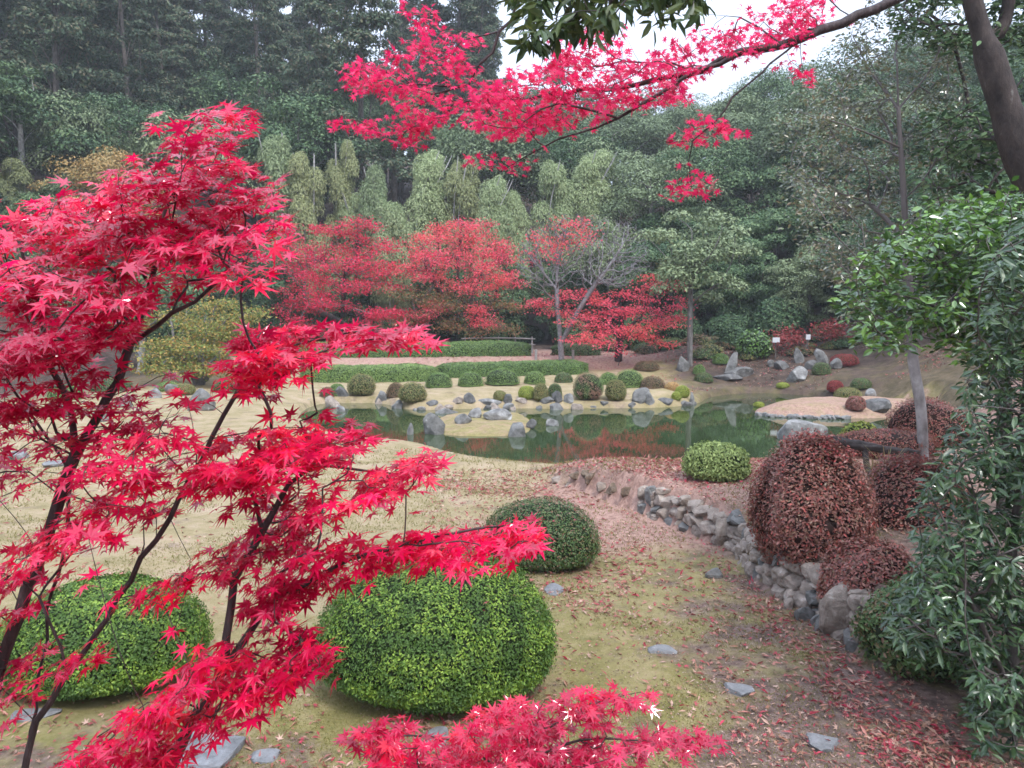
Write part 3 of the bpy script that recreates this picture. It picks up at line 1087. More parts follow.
protos = {}
for kind, specs in {
    'cedar': [(11, 20, 3.4), (12, 22, 3.8), (13, 17, 3.2)],
    'evergreen': [(21, 11, 4.0), (22, 12.5, 4.4), (23, 9.5, 3.6)],
    'greygreen': [(31, 10, 3.8), (32, 11, 4.2), (33, 8, 3.3)],
    'orange': [(41, 9, 3.2)],
    'lowgreen': [(71, 6, 2.3), (72, 7, 2.4), (73, 5.5, 2.4)],
    'lowgrey': [(76, 6, 2.3)],
    'bare': [(51, 8, 2.8)],
    'bamboo': [(61, 7.5, 1.25), (62, 8.5, 1.4), (63, 6.5, 1.3)],
    'bamboo_yellow': [(66, 7.5, 1.3)],
}.items():
    protos[kind] = [[forest_tree(kind, *s), False] for s in specs]

GROUPS = {'cedar': ('tall dark cedar standing in the forest on the hillside', 'cedar', 'cedars on the forested hillside'),
          'evergreen': ('rounded dark evergreen tree in the forest on the hillside', 'tree', 'dark evergreen trees on the hillside'),
          'greygreen': ('grey green round crowned tree on the wooded hillside', 'tree', 'grey green trees on the hillside'),
          'lowgreen': ('low crowned dark evergreen at the shaded forest edge', 'tree', 'low evergreens at the forest edge'),
          'lowgrey': ('low crowned grey green tree at the forest edge', 'tree', 'low evergreens at the forest edge'),
          'orange': ('dull orange autumn tree among the dark hillside trees', 'tree', 'orange trees on the hillside'),
          'bare': ('bare grey twiggy tree among the hillside evergreens', 'tree', 'bare trees on the hillside'),
          'bamboo': ('pale green feathery bamboo plume at the forest foot', 'bamboo', 'bamboo plumes behind the red maples'),
          'bamboo_yellow': ('yellowish green feathery bamboo plume at the forest foot', 'bamboo', 'bamboo plumes behind the red maples')}
_pr = random.Random(5)


def place(kind, x, y, s=1.0, var=None, label=None, rz=None, sz=None, z=None):
    lst = protos[kind]
    e = lst[var if var is not None else _pr.randrange(len(lst))]
    if e[1]:
        o = copy_tree(e[0])
    else:
        o, e[1] = e[0], True
    o.location = (x, y, (gz(x, y) if z is None else z) - 0.1)
    o.rotation_euler.z = _pr.uniform(0, 6.28) if rz is None else rz
    o.scale = (s, s, s * (sz or _pr.uniform(0.9, 1.12)))
    lab, cat, g = GROUPS[kind]
    return tag(o, label or lab, cat, g)


# hillside rows, thinned where the nearer trees hide everything behind them
rg = np.random.default_rng(4)
spots = []
for row, (y0, dx) in enumerate([(44, 4.6), (49, 4.8), (55, 5.2), (62, 5.6), (70, 6.2), (79, 7.0), (90, 8.0)]):
    half = y0 * 0.66 + 8
    x = -half + (row % 2) * dx * 0.5
    while x < half:
        spots.append((x + rg.uniform(-1.4, 1.4), y0 + rg.uniform(-1.8, 1.8), row))
        x += dx * rg.uniform(0.85, 1.15)
for k in range(12):
    yy = rg.uniform(30, 46)
    spots.append((-yy * 0.68 - rg.uniform(0.5, 7), yy, 2))
for k in range(34):
    yy = rg.uniform(56, 84)
    spots.append(((rg.uniform(-20, 500) - 512) / F * yy, yy, 4))
for x, y, row in spots:
    px = 512 + x / y * F
    if px < 380 and row >= 1:
        kind = 'cedar' if rg.random() < 0.80 else 'evergreen'
    elif px < 560:
        kind = 'cedar' if rg.random() < (0.60 if row > 2 else 0.15) else ('evergreen' if rg.random() < 0.65 else 'greygreen')
    elif px < 800:
        kind = 'greygreen' if rg.random() < 0.60 else 'evergreen'
    else:
        kind = 'evergreen' if rg.random() < 0.6 else 'greygreen'
    if row == 0 and 250 < px < 640:
        continue                     # the bamboo stands there
    s = rg.uniform(0.85, 1.15)
    if px > 560:
        s *= 0.90
    if px > 780:
        s *= 0.88
    place(kind, x, y, s)

# the trees of the hillside that can be picked out one by one
def hero(kind, px, py_top, Y, label, s=1.0, var=0, wide=1.0):
    x = (px - 512) / F * Y
    g = gz(x, Y)
    top = at(px, py_top, Y)[2]
    H = {'cedar': [20, 22, 17], 'evergreen': [11, 12.5, 9.5], 'greygreen': [10, 11, 8], 'orange': [9], 'lowgreen': [6, 7, 5.5], 'lowgrey': [6], 'bare': [8], 'bamboo': [7.5, 8.5, 6.5], 'bamboo_yellow': [7.5]}[kind][var]
    k = (top - g) / H
    o = place(kind, x, Y, 1.0, var, label)
    o.scale = (k * wide if 'bamboo' not in kind else wide, k * wide if 'bamboo' not in kind else wide, k)
    return o


hero('orange', 102, 135, 41, 'dull orange autumn tree low on the left hillside above the maple')
hero('greygreen', 66, 165, 40, 'pale grey green tree in front of the cedars at far left', 1, 2, 0.8)
hero('greygreen', 90, 84, 44, 'grey green evergreen standing before the cedars above the orange tree', 1, 0, 0.75)
hero('bamboo_yellow', 12, 155, 40, 'yellowish bamboo plume beside the straight pale trunk at far left', 1, 0, 1.0)
for i, (px, py, Y, wd, kind, lab) in enumerate([
    (283, 142, 45, 1.25, 'bamboo', 'pale green bamboo plume leftmost of the plumes, beside the foreground maple top'),
    (312, 158, 44, 1.1, 'bamboo_yellow', 'yellowish drooping bamboo plume second from the left end'),
    (343, 150, 46, 0.95, 'bamboo_yellow', 'narrow yellow green bamboo plume left of the tall rounded one'),
    (381, 172, 45, 1.0, 'bamboo', 'grey green bamboo plume leaning over a smaller plume'),
    (420, 157, 46, 1.3, 'bamboo', 'tall smooth rounded bamboo plume, broadest of the row'),
    (394, 207, 42, 1.0, 'bamboo', 'short rounded bamboo plume just above the second red maple'),
    (458, 164, 46, 1.15, 'bamboo_yellow', 'arching yellow green bamboo plume right of the broadest one'),
    (484, 184, 44, 1.0, 'bamboo', 'rounded bamboo plume above the pink red maple'),
    (516, 196, 45, 0.95, 'bamboo', 'grey bamboo plume behind the bare grey tree'),
    (548, 168, 46, 1.15, 'bamboo', 'feathery bamboo plume, left of the two rightmost'),
    (580, 160, 47, 1.25, 'bamboo', 'loose feathery bamboo plume at the right end of the row'),
    (362, 205, 46, 0.9, 'bamboo', 'low bamboo plume between the two red maples'),
]):
    hero(kind, px, py - 14, Y - 3, lab, 1, i % len(protos[kind]), wd * 0.80)
hero('greygreen', 610, 205, 40, 'grey green rounded tree above the sprawling red maple', 1, 0, 0.8)
hero('greygreen', 690, 196, 42, 'broad grey green tree on the slope behind the straight trunk', 1, 1, 0.9)
hero('evergreen', 650, 232, 37, 'dull green tree directly behind the bare grey tree', 1, 2, 0.9)
hero('lowgreen', 742, 225, 36.5, 'dark evergreen in deep shade right of the straight trunk', 1, 1, 0.85)
hero('lowgrey', 803, 240, 34.5, 'rounded cool green tree behind the rock group at the pond end', 1, 0, 0.95)
hero('evergreen', 850, 215, 33, 'dark evergreen tree partly behind the thin pale trunked tree', 1, 1, 0.9)
hero('evergreen', 920, 180, 30, 'large dark evergreen filling the slope behind the thin tree', 1, 0, 1.0)
hero('evergreen', 985, 150, 27, 'large dark evergreen beside the thick leaning trunk', 1, 1, 1.0)
for px, Y, sc_ in ((655, 38.5, 0.85), (708, 40, 1.0), (770, 39, 0.95), (835, 37.5, 1.0), (880, 36, 1.0), (720, 37.8, 0.6), (765, 36.2, 0.55), (850, 34.8, 0.6), (905, 33.5, 0.8), (960, 31, 0.9), (1010, 29, 0.9), (675, 43, 1.1), (745, 43.5, 1.1), (815, 42, 1.1), (890, 40, 1.1),
                   (330, 41, 0.7), (385, 41.5, 0.75), (440, 41, 0.75), (500, 41.5, 0.75), (560, 41, 0.7), (610, 42, 0.8), (270, 40.5, 0.7), (215, 40, 0.8), (160, 40, 0.8), (60, 38, 0.8), (5, 37, 0.9)):
    place('lowgreen', (px - 512) / F * Y, Y, sc_)
hero('lowgreen', 200, 268, 36, 'dark evergreen behind the yellow green maple at the left', 1, 2, 0.9)
hero('lowgreen', 262, 245, 37.5, 'dark evergreen at the forest edge left of the crimson maple', 1, 2, 0.9)
hero('lowgreen', 120, 260, 36, 'dark evergreen behind the foreground maple stems', 1, 0, 0.9)
hero('lowgreen', 40, 250, 34, 'dark evergreen at the left forest edge behind the red leaves', 1, 1, 0.9)
for lst in protos.values():
    for e in lst:
        if not e[1]:
            for ch in list(e[0].children):
                bpy.data.objects.remove(ch)
            bpy.data.objects.remove(e[0])

# dark shrubs of the forest floor, copied along the wood's edge
rg = np.random.default_rng(9)
us0 = bush((0, 0, 0), 2.2, 1.8, 1.5, 0.12, 3200, 'evergreen', 'dark leafy shrub in the shade of the forest edge', 301, lump=0.16, name='forest_shrub', cat='shrub', group='shrubs under the forest edge', square=2.0, fuzz=0.12)
first = True
for row, (y0, n) in enumerate([(37.6, 26), (41.5, 26)]):
    for i in range(n):
        x = -22 + 44 * (i + rg.uniform(0.2, 0.8)) / n
        y = y0 + rg.uniform(-0.8, 0.8) - (np.clip((x - 4) * 0.45, 0, 5) if x > 4 else 0)
        if row == 0 and rg.random() < 0.35:
            continue
        o = us0 if first else us0.copy()
        if not first:
            C.objects.link(o)
        first = False
        s = rg.uniform(0.6, 1.25)
        o.location = (x, y, gz(x, y) - 0.05)
        o.scale = (s * 1.1, s, s * rg.uniform(0.7, 1.2))
        o.rotation_euler.z = rg.uniform(0, 6.28)


# ferny undergrowth on the bank round the rock group
ub = bush((0, 0, 0), 1.0, 0.9, 0.5, 0.075, 900, 'olive', 'loose low undergrowth on the brown bank round the rock group', 302, lump=0.2, name='bank_shrub', cat='shrub', group='undergrowth on the brown bank', square=2.0, fuzz=0.12, cz=0.2)
um = [M['olive'], M['rusty'], M['evergreen'], M['azalea_dark']]
srcs = [ub]
for k in range(3):
    c2 = ub.copy()
    c2.data = ub.data.copy()
    c2.data.materials[1] = um[k + 1]
    C.objects.link(c2)
    srcs.append(c2)
for i in range(64):
    o = srcs[i] if i < 4 else srcs[i % 4].copy()
    if i >= 4:
        C.objects.link(o)
    px = rg.uniform(640, 900)
    y = rg.uniform(30.6, 34.5) if px > 690 else rg.uniform(33.5, 36)
    x = (px - 512) / F * y
    s = rg.uniform(0.45, 1.1)
    o.location = (x, y, gz(x, y) - 0.03)
    o.scale = (s * 1.2, s, s * rg.uniform(0.6, 1.1))
    o.rotation_euler.z = rg.uniform(0, 6.28)

# ------------------------------------------------------------------ the maples beyond the pond
def pad_maple(name, label, foot, pads, leafm, seed, r_root, leaf=0.105, stems=1, bark='bark_grey', dens=1.0, extra=None, lean=None, cat='maple tree', mats=None, thick=0.09, n_each=46):
    """pads: flat sprays of leaves given as (px, py, width px, height px, distance, material index)"""
    rg = np.random.default_rng(seed)
    sk = Skel(seed)
    base = np.array(foot, float)
    cx = np.mean([at(p[0], p[1], p[4]) for p in pads], axis=0)
    for s in range(stems):
        off = np.array([rg.uniform(-0.5, 0.5), rg.uniform(-0.3, 0.3), 0]) * (stems > 1) * 1.2
        b0 = base + off
        b0[2] = gz(b0[0], b0[1]) - 0.15
        tgt = at(pads[(s * 5) % len(pads)][0], pads[(s * 5) % len(pads)][1], pads[(s * 5) % len(pads)][4]) if stems > 1 else cx
        mid = b0 * 0.5 + tgt * 0.5 + np.array([0, 0, 0.15 * (tgt[2] - b0[2])])
        sk.limb([b0, b0 * 0.8 + mid * 0.2 + [0, 0, 0.2], mid, tgt], 0.25, jit=0.01)
    if lean:
        for pl in lean:
            sk.limb([at(*q) for q in pl], 0.25, join=True, jit=0.01)
    tips, mt = [], []
    for (px, py, w, h, Y, mi) in pads:
        k = max(4, int(w * 0.5 * dens))
        a = rg.uniform(0, 2 * PI, k)
        q = np.sqrt(rg.random(k))
        c = at(px, py, Y)
        rw = w / 2 * Y / F
        rh = h / 2 * Y / F
        T = np.stack([c[0] + q * np.cos(a) * rw, c[1] + q * np.sin(a) * rw * 0.8, c[2] + rg.uniform(-1, 1, k) * rh * (1 - 0.5 * q) - q * q * rh * 1.0 + q * np.cos(a) * rw * rg.uniform(-0.22, 0.22)], 1)
        T[:, 2] += 0.22 * wob(T, 1.6, seed + int(px), 2)
        tips.append(T)
        mt += [mi] * k
    tips = np.concatenate(tips)
    sk.attach(tips, 0.45, 0.25, 0.3)
    sk.finish(0.008, r_root)
    lv = []
    mt = np.array(mt)
    nm = max(mt) + 1
    for mi in range(nm):
        tt = tips[mt == mi]
        n = len(tt) * n_each
        P = np.repeat(tt, n_each, 0) + rg.normal(size=(n, 3)) * np.array([0.26, 0.26, thick])
        N = unit(np.array([0, 0, 1.0]) + rg.normal(size=(n, 3)) * 0.55)
        T = rdir(rg, n) + np.array([0, 0, -0.25])
        lv.append(leaves(P, T, N, leaf * rg.uniform(0.6, 1.3, n), DIAMOND))
    return build_tree(name, sk, base, M[bark], lv, [M[m] for m in mats or [leafm]], label, cat)


pad_maple('maple_tree', 'broad crimson maple in flat tiers behind the upper hedge, left of the pink red one', gnd(352, 340) , [
    (358, 220, 34, 14, 37, 0), (340, 232, 60, 14, 37, 0), (318, 246, 70, 16, 37, 0), (372, 248, 60, 14, 36.5, 0), (300, 262, 60, 16, 37, 0), (345, 264, 90, 16, 36, 0),
    (384, 262, 34, 12, 36.5, 0), (310, 282, 60, 14, 36, 0), (355, 284, 90, 14, 36, 0), (290, 274, 40, 12, 37, 0), (300, 303, 56, 14, 36, 0), (330, 300, 50, 14, 35.5, 0),
    (384, 306, 50, 14, 35.5, 0), (295, 322, 40, 14, 35.5, 0), (375, 318, 36, 10, 35.5, 0)], 'maple_far', 401, 0.16, stems=4, bark='bark_grey', dens=0.9)
pad_maple('maple_tree', 'pink red domed maple with an olive green lower crown behind the upper hedge', gnd(460, 342), [
    (462, 222, 60, 14, 37, 0), (440, 234, 70, 16, 37, 0), (480, 236, 60, 16, 36.5, 0), (450, 250, 90, 18, 36, 0), (496, 254, 40, 18, 36.5, 0), (425, 264, 60, 16, 36.5, 0), (470, 266, 80, 18, 35.5, 0),
    (506, 272, 34, 20, 36, 0), (478, 286, 40, 18, 35, 0), (434, 276, 50, 12, 36, 0), (482, 304, 22, 20, 34.8, 0), (486, 322, 26, 12, 34.8, 0),
    (430, 292, 70, 18, 36, 1), (455, 306, 60, 18, 35.5, 1), (505, 296, 40, 18, 36, 1), (410, 316, 40, 14, 35.5, 1), (492, 326, 44, 12, 35, 1), (455, 326, 40, 12, 35.5, 1), (430, 312, 40, 12, 35.5, 0)],
    None, 402, 0.20, stems=3, bark='bark_brown', dens=0.95, mats=['maple_far_pink', 'maple_turning'])
pad_maple('maple_tree', 'low sprawling red maple with horizontal sprays over the red leaf carpet', gnd(618, 361), [
    (570, 292, 50, 12, 32, 0), (545, 304, 50, 12, 32, 0), (600, 296, 40, 12, 31.5, 0), (650, 282, 40, 14, 32, 0), (632, 290, 40, 10, 31.5, 0), (672, 290, 34, 14, 31.5, 0), (682, 302, 20, 10, 31.5, 0), (640, 308, 60, 10, 31, 0), (612, 312, 50, 10, 31, 0),
    (590, 322, 50, 12, 31, 0), (622, 328, 50, 12, 30.5, 0), (655, 322, 50, 12, 30.5, 0), (672, 318, 30, 12, 31, 0), (605, 340, 40, 12, 30, 0), (585, 338, 36, 10, 30.5, 0), (670, 342, 16, 14, 30.5, 0), (646, 334, 40, 8, 30.5, 0), (578, 312, 40, 10, 31.5, 0)],
    'maple_far_pink', 403, 0.16, stems=1, bark='bark_dark', dens=0.62, n_each=38, thick=0.06)
pad_maple('maple_tree', 'yellow green maple in orange edged tiers at the forest edge on the left', gnd(205, 385), [
    (215, 308, 50, 10, 28, 0), (180, 312, 50, 12, 28, 0), (232, 318, 40, 10, 27.5, 0), (205, 325, 60, 10, 27.5, 0), (195, 336, 60, 10, 27, 0), (165, 345, 40, 8, 27, 0), (225, 334, 40, 10, 27, 0), (200, 352, 70, 10, 26.5, 0),
    (170, 358, 50, 10, 26.5, 0), (188, 366, 70, 10, 26, 0), (220, 368, 30, 8, 26, 0), (155, 368, 30, 8, 26.5, 0), (250, 310, 30, 10, 27.5, 0), (130, 320, 40, 10, 28, 0)],
    'maple_yellow', 404, 0.14, stems=3, bark='bark_grey', dens=0.9)
pad_maple('maple_tree', 'small dark red maple beside the white sign above the rocks', gnd(790, 352), [
    (790, 332, 26, 12, 31.5, 0), (784, 340, 26, 10, 31, 0), (796, 344, 22, 10, 31, 0), (830, 322, 24, 16, 31, 0), (836, 335, 22, 14, 31, 0)], 'redbush', 405, 0.06, stems=2, bark='bark_brown', dens=1.0)

# the bare grey tree in front of them
sk = Skel(410)
b0 = gnd(562, 363)
Yb = b0[1]
sk.limb([b0 - [0, 0, 0.2], at(560, 335, Yb), at(557, 300, Yb), at(558, 265, Yb + 0.3), at(566, 232, Yb + 0.2)], 0.2)
sk.limb([at(563, 345, Yb), at(572, 322, Yb - 0.2), at(590, 292, Yb - 0.4), at(612, 262, Yb - 0.4), at(628, 235, Yb - 0.2)], 0.2, join=True)
sk.limb([at(557, 290, Yb), at(540, 268, Yb + 0.2), at(525, 248, Yb + 0.4)], 0.2, join=True)
sk.limb([at(580, 305, Yb), at(612, 306, Yb - 0.8), at(650, 322, Yb - 1.0)], 0.2, join=True)
rg = np.random.default_rng(410)
q = in_poly(rg, [(520, 235), (560, 212), (600, 214), (648, 228), (652, 268), (625, 290), (590, 285), (560, 288), (530, 290), (515, 265)], 1050)
tips = np.array([at(x, y, Yb + rg.normal() * 0.9) for x, y in q])
sk.attach(tips, 0.4, 0.22, 0.35)
sk.finish(0.0085, 0.12)
q = in_poly(rg, [(530, 232), (560, 216), (590, 220), (600, 238), (560, 262), (525, 262)], 44)
tt = np.array([at(x, y, Yb + rg.normal() * 0.8) for x, y in q])
n = len(tt) * 34
P = np.repeat(tt, 34, 0) + rg.normal(size=(n, 3)) * [0.25, 0.25, 0.08]
lv = [leaves(P, rdir(rg, n), unit(rg.normal(size=(n, 3)) * 0.6 + [0, 0, 1]), 0.11 * rg.uniform(0.6, 1.3, n), DIAMOND)]
build_tree('maple_tree', sk, b0, M['bark_bare'], lv, [M['maple_far_pink']], 'nearly bare grey maple with a few pink leaves left at its top', 'maple tree')

# straight trunked tree with a high thin crown
sk = Skel(411)
b0 = gnd(690, 366)
Yb = b0[1]
sk.limb([b0 - [0, 0, 0.2], at(690, 330, Yb), at(691, 280, Yb), at(692, 232, Yb)], 0.3)
rg = np.random.default_rng(411)
cl = np.array([at(x, y, Yb + rg.normal() * 0.8) for x, y in in_poly(rg, [(638, 245), (665, 215), (720, 212), (745, 250), (735, 290), (700, 312), (655, 290)], 34)])
sk.attach(cl, 0.5, 0.3, 0.3).finish(0.018, 0.105)
L = clump_leaves(rg, cl, np.full(len(cl), 0.62), 190, 0.15, DIAMOND, 0.6)
build_tree('pine_tree', sk, b0, M['bark_grey'], [L], [M['greygreen']], 'straight pale trunked tree with a thin high grey green crown by the pond corner', 'tree')

# straight pale trunk at far left and a pale trunk behind the maple stems
for px, y0, y1, Y, seed, lab in ((18, 205, 88, 42, 412, 'tall straight pale trunk with small tufted branches at far left'), (140, 385, 305, 30, 413, 'pale trunk standing at the lawn edge behind the foreground maple')):
    sk = Skel(seed)
    b0 = at(px, y0, Y)
    b0[2] = gz(b0[0], Y)
    tp = at(px + 1, y1, Y)
    sk.limb([b0 - [0, 0, 0.2], b0 * 0.5 + tp * 0.5 + [0.08, 0, 0], tp], 0.4)
    rg = np.random.default_rng(seed)
    cl = tp + rg.normal(size=(16, 3)) * [1.3, 1.0, 1.0] + [0, 0, -0.3]
    sk.attach(cl, 0.6, 0.4).finish(0.02, 0.17)
    L = clump_leaves(rg, cl, np.full(len(cl), 0.65), 150, 0.22, DIAMOND, 0.6)
    build_tree('pine_tree', sk, b0, M['bark_pale'], [L], [M['evergreen']], lab, 'tree')


# ------------------------------------------------------------------ hedges
def hedge(pts, w, h, label, seed, n, mat='azalea', leafsize=0.05):
    rg = np.random.default_rng(seed)
    P = np.array(pts, float)
    seg = np.linalg.norm(np.diff(P, axis=0), axis=1)
    cum = np.concatenate([[0], np.cumsum(seg)])
    L = cum[-1]

    def along(s):
        return np.stack([np.interp(s, cum, P[:, 0]), np.interp(s, cum, P[:, 1])], 1)

    def skin(s, a, k=1.0):
        c = along(s)
        t = along(np.clip(s + 0.1, 0, L)) - along(np.clip(s - 0.1, 0, L))
        t = unit(t)
        nrm = np.stack([t[:, 1], -t[:, 0]], 1)
        endt = np.clip(np.minimum(s, L - s) / (w * 0.6), 0, 1) ** 0.5
        e = 3.0
        ca, sa = np.cos(a), np.sin(a)
        q = (np.abs(ca) ** e + np.abs(sa) ** e) ** (-1 / e)
        jig = 1 + 0.05 * wob(np.stack([s, np.cos(a), np.sin(a)], 1), 2.2, seed, 3)
        u = ca * q * w / 2 * k * endt * jig
        v = sa * q * h * k * (0.65 + 0.35 * endt) * jig
        xy = c + nrm * u[:, None]
        return np.stack([xy[:, 0], xy[:, 1], ground(c[:, 0], c[:, 1]) + v - 0.04], 1)

    ns, na = int(L / 0.2), 16
    S, A = np.meshgrid(np.linspace(0, L, ns), np.linspace(-0.15, PI + 0.15, na), indexing='ij')
    V = skin(S.ravel(), A.ravel(), 0.9)
    ix = np.arange(ns * na).reshape(ns, na)
    Fc = np.stack([ix[:-1, :-1].ravel(), ix[1:, :-1].ravel(), ix[1:, 1:].ravel(), ix[:-1, 1:].ravel()], 1)
    s, a = rg.uniform(0, L, n), rg.uniform(-0.05, PI + 0.05, n)
    Q = skin(s, a, 1.0) + rg.normal(size=(n, 3)) * 0.015
    Nn = unit(skin(s, a, 1.05) - skin(s, a, 0.8))
    LV = leaves(Q, rdir(rg, n) + Nn * 0.8 + [0, 0, 0.3], unit(Nn + rdir(rg, n) * 0.7 + [0, 0, 0.3]), leafsize * rg.uniform(0.7, 1.3, n), DIAMOND)
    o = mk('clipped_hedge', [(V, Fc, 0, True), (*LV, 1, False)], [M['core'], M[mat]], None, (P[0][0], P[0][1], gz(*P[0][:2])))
    return tag(o, label, 'hedge')


def xy(px, Y):
    return ((px - 512) / F * Y, Y)


hedge([xy(225, 33.6), xy(330, 33.4), xy(440, 33.2), xy(531, 33.2)], 1.3, 0.62, 'long flat topped upper hedge at the foot of the red maples', 501, 50000, 'azalea', 0.052)
hedge([xy(552, 33.6), xy(600, 34.2)], 1.0, 0.5, 'short dark hedge behind the bare grey tree', 502, 4000, 'azalea_dark', 0.075)
hedge([xy(300, 28.0), xy(345, 27.9), xy(392, 28.0), xy(437, 28.4)], 1.1, 0.56, 'long low hedge left of the row of clipped domes on the far lawn', 503, 30000, 'azalea', 0.048)
hedge([xy(436, 29.0), xy(500, 29.4), xy(560, 29.6), xy(588, 29.8)], 1.0, 0.50, 'low dark green hedge running behind the row of clipped domes', 504, 26000, 'azalea', 0.048)

# ------------------------------------------------------------------ clipped bushes of the far bank
FB = [  # px, foot py, width px, height px, material, label
    (360, 402, 28, 21, 'olive', 'olive round bush left of a pale rock on the far pond edge'),
    (395, 398, 18, 14, 'rusty', 'brownish olive bush behind the yellowish one on the far pond edge'),
    (411, 408, 28, 19, 'olive', 'yellowish olive round bush at the far water edge, nearest the left islet'),
    (336, 397, 16, 12, 'azalea', 'green bush behind the small rocks at the left end of the pond'),
    (326, 399, 14, 10, 'rusty', 'little rusty bush at the left end of the pond'),
    (438, 388, 27, 15, 'azalea', 'clipped green dome, leftmost of the front row on the far lawn'),
    (470, 387, 26, 15, 'azalea', 'clipped green dome, second in the front row on the far lawn'),
    (502, 386, 34, 17, 'azalea', 'clipped green dome, widest of the front row on the far lawn'),
    (535, 385, 21, 13, 'azalea', 'clipped green dome, fourth in the front row on the far lawn'),
    (564, 383, 18, 10, 'azalea_dark', 'small dull green dome, rightmost of the front row on the far lawn'),
    (589, 402, 31, 27, 'pinktop', 'largest ball shaped bush with a pinkish top at the far water edge'),
    (617, 403, 21, 21, 'olive', 'upright olive ball bush right of the largest ball'),
    (609, 385, 18, 12, 'azalea', 'small green bush peeping out behind the largest ball'),
    (631, 388, 30, 18, 'azalea', 'broad smooth green bush behind the upright olive ball'),
    (654, 389, 25, 12, 'rusty', 'low brownish bush right of the broad smooth green one'),
    (683, 398, 14, 12, 'yellowgreen', 'small yellow green bush at the pond corner'),
    (673, 391, 14, 8, 'orange', 'small orange bush behind the yellow green one'),
    (677, 401, 9, 8, 'yellowgreen', 'tiny yellow green bush at the water by the pond corner'),
    (527, 400, 17, 13, 'yellowgreen', 'bright yellow green bush, left of three at the far water edge'),
    (541, 403, 15, 18, 'olive', 'tall olive bush, middle of three at the far water edge'),
    (555, 398, 14, 13, 'azalea_dark', 'dull green bush, right of three at the far water edge'),
    (500, 402, 13, 10, 'olive', 'small olive bush beside rocks behind the left islet'),
    (705, 383, 18, 9, 'azalea_dark', 'dull green bush on the slope by the leaning stone'),
    (700, 375, 12, 9, 'azalea', 'small green bush above the dull green one on the slope'),
    (722, 366, 16, 10, 'azalea', 'round green bush below the leaning stone'),
    (648, 372, 26, 9, 'rusty', 'flat rusty bush at the edge of the red leaf carpet'),
    (837, 396, 15, 12, 'redbush', 'small dark red bush behind the sandy islet'),
    (852, 397, 27, 12, 'olive', 'low olive mound right of the small dark red bush'),
    (864, 390, 20, 10, 'azalea_dark', 'green mound behind the olive one'),
    (858, 414, 18, 14, 'russet', 'russet bush at the right end of the sandy islet'),
    (824, 375, 18, 12, 'azalea_dark', 'dark green bush in front of the rock group'),
    (757, 362, 34, 28, 'camellia', 'leafy fresh green shrub under the trees left of the white sign'),
    (735, 350, 26, 22, 'evergreen', 'dull leafy shrub behind the leaning stone'),
    (848, 368, 26, 12, 'redbush', 'low reddish shrub on the bank right of the rock group'),
    (784, 389, 12, 5, 'yellowgreen', 'little yellow plant on the far right bank'),
    (760, 407, 10, 4, 'yellowgreen', 'little yellow plant at the tip of the sandy islet'),
    (165, 392, 26, 10, 'azalea', 'low green bush beside pale rocks at the left lawn edge'),
    (178, 396, 26, 12, 'olive', 'low olive bush between two pale rocks at the left lawn edge'),
    (225, 393, 30, 14, 'azalea_dark', 'green bush right of the pale rocks on the left lawn'),
    (105, 392, 40, 14, 'azalea_dark', 'green bush behind the foreground maple on the left lawn'),
    (60, 400, 34, 14, 'azalea', 'green bush at the left lawn edge behind the red leaves'),
    (205, 372, 44, 22, 'evergreen', 'dark rounded shrub under the yellow green maple'),
    (160, 372, 40, 22, 'evergreen', 'dark shrub beside the pale trunk under the yellow green maple'),
    (255, 375, 40, 20, 'evergreen', 'dark shrub right of the yellow green maple'),
]
for i, (px, py, w, h, mt, lab) in enumerate(FB):
    p = gnd(px, py)
    Y = p[1]
    W, Hh = w * Y / F, h * Y / F * 1.04
    p[1] += W * 0.35
    p[2] = gz(p[0], p[1]) - 0.03 if gz(p[0], p[1]) > WZ else WZ
    loose = mt in ('camellia', 'evergreen')
    bush(p, W, W * 0.95, Hh, 0.034 if not loose else 0.11, 4600 if not loose else 1800, mt, lab, 600 + i, lump=0.05 if not loose else 0.16,
         name='clipped_bush' if not loose else 'leafy_shrub', group='clipped bushes around the pond' if not loose else None, fuzz=0.05 if not loose else 0.1,
         cz=0.16 if mt in ('azalea', 'azalea_dark', 'rusty') or 'mound' in lab else 0.36)

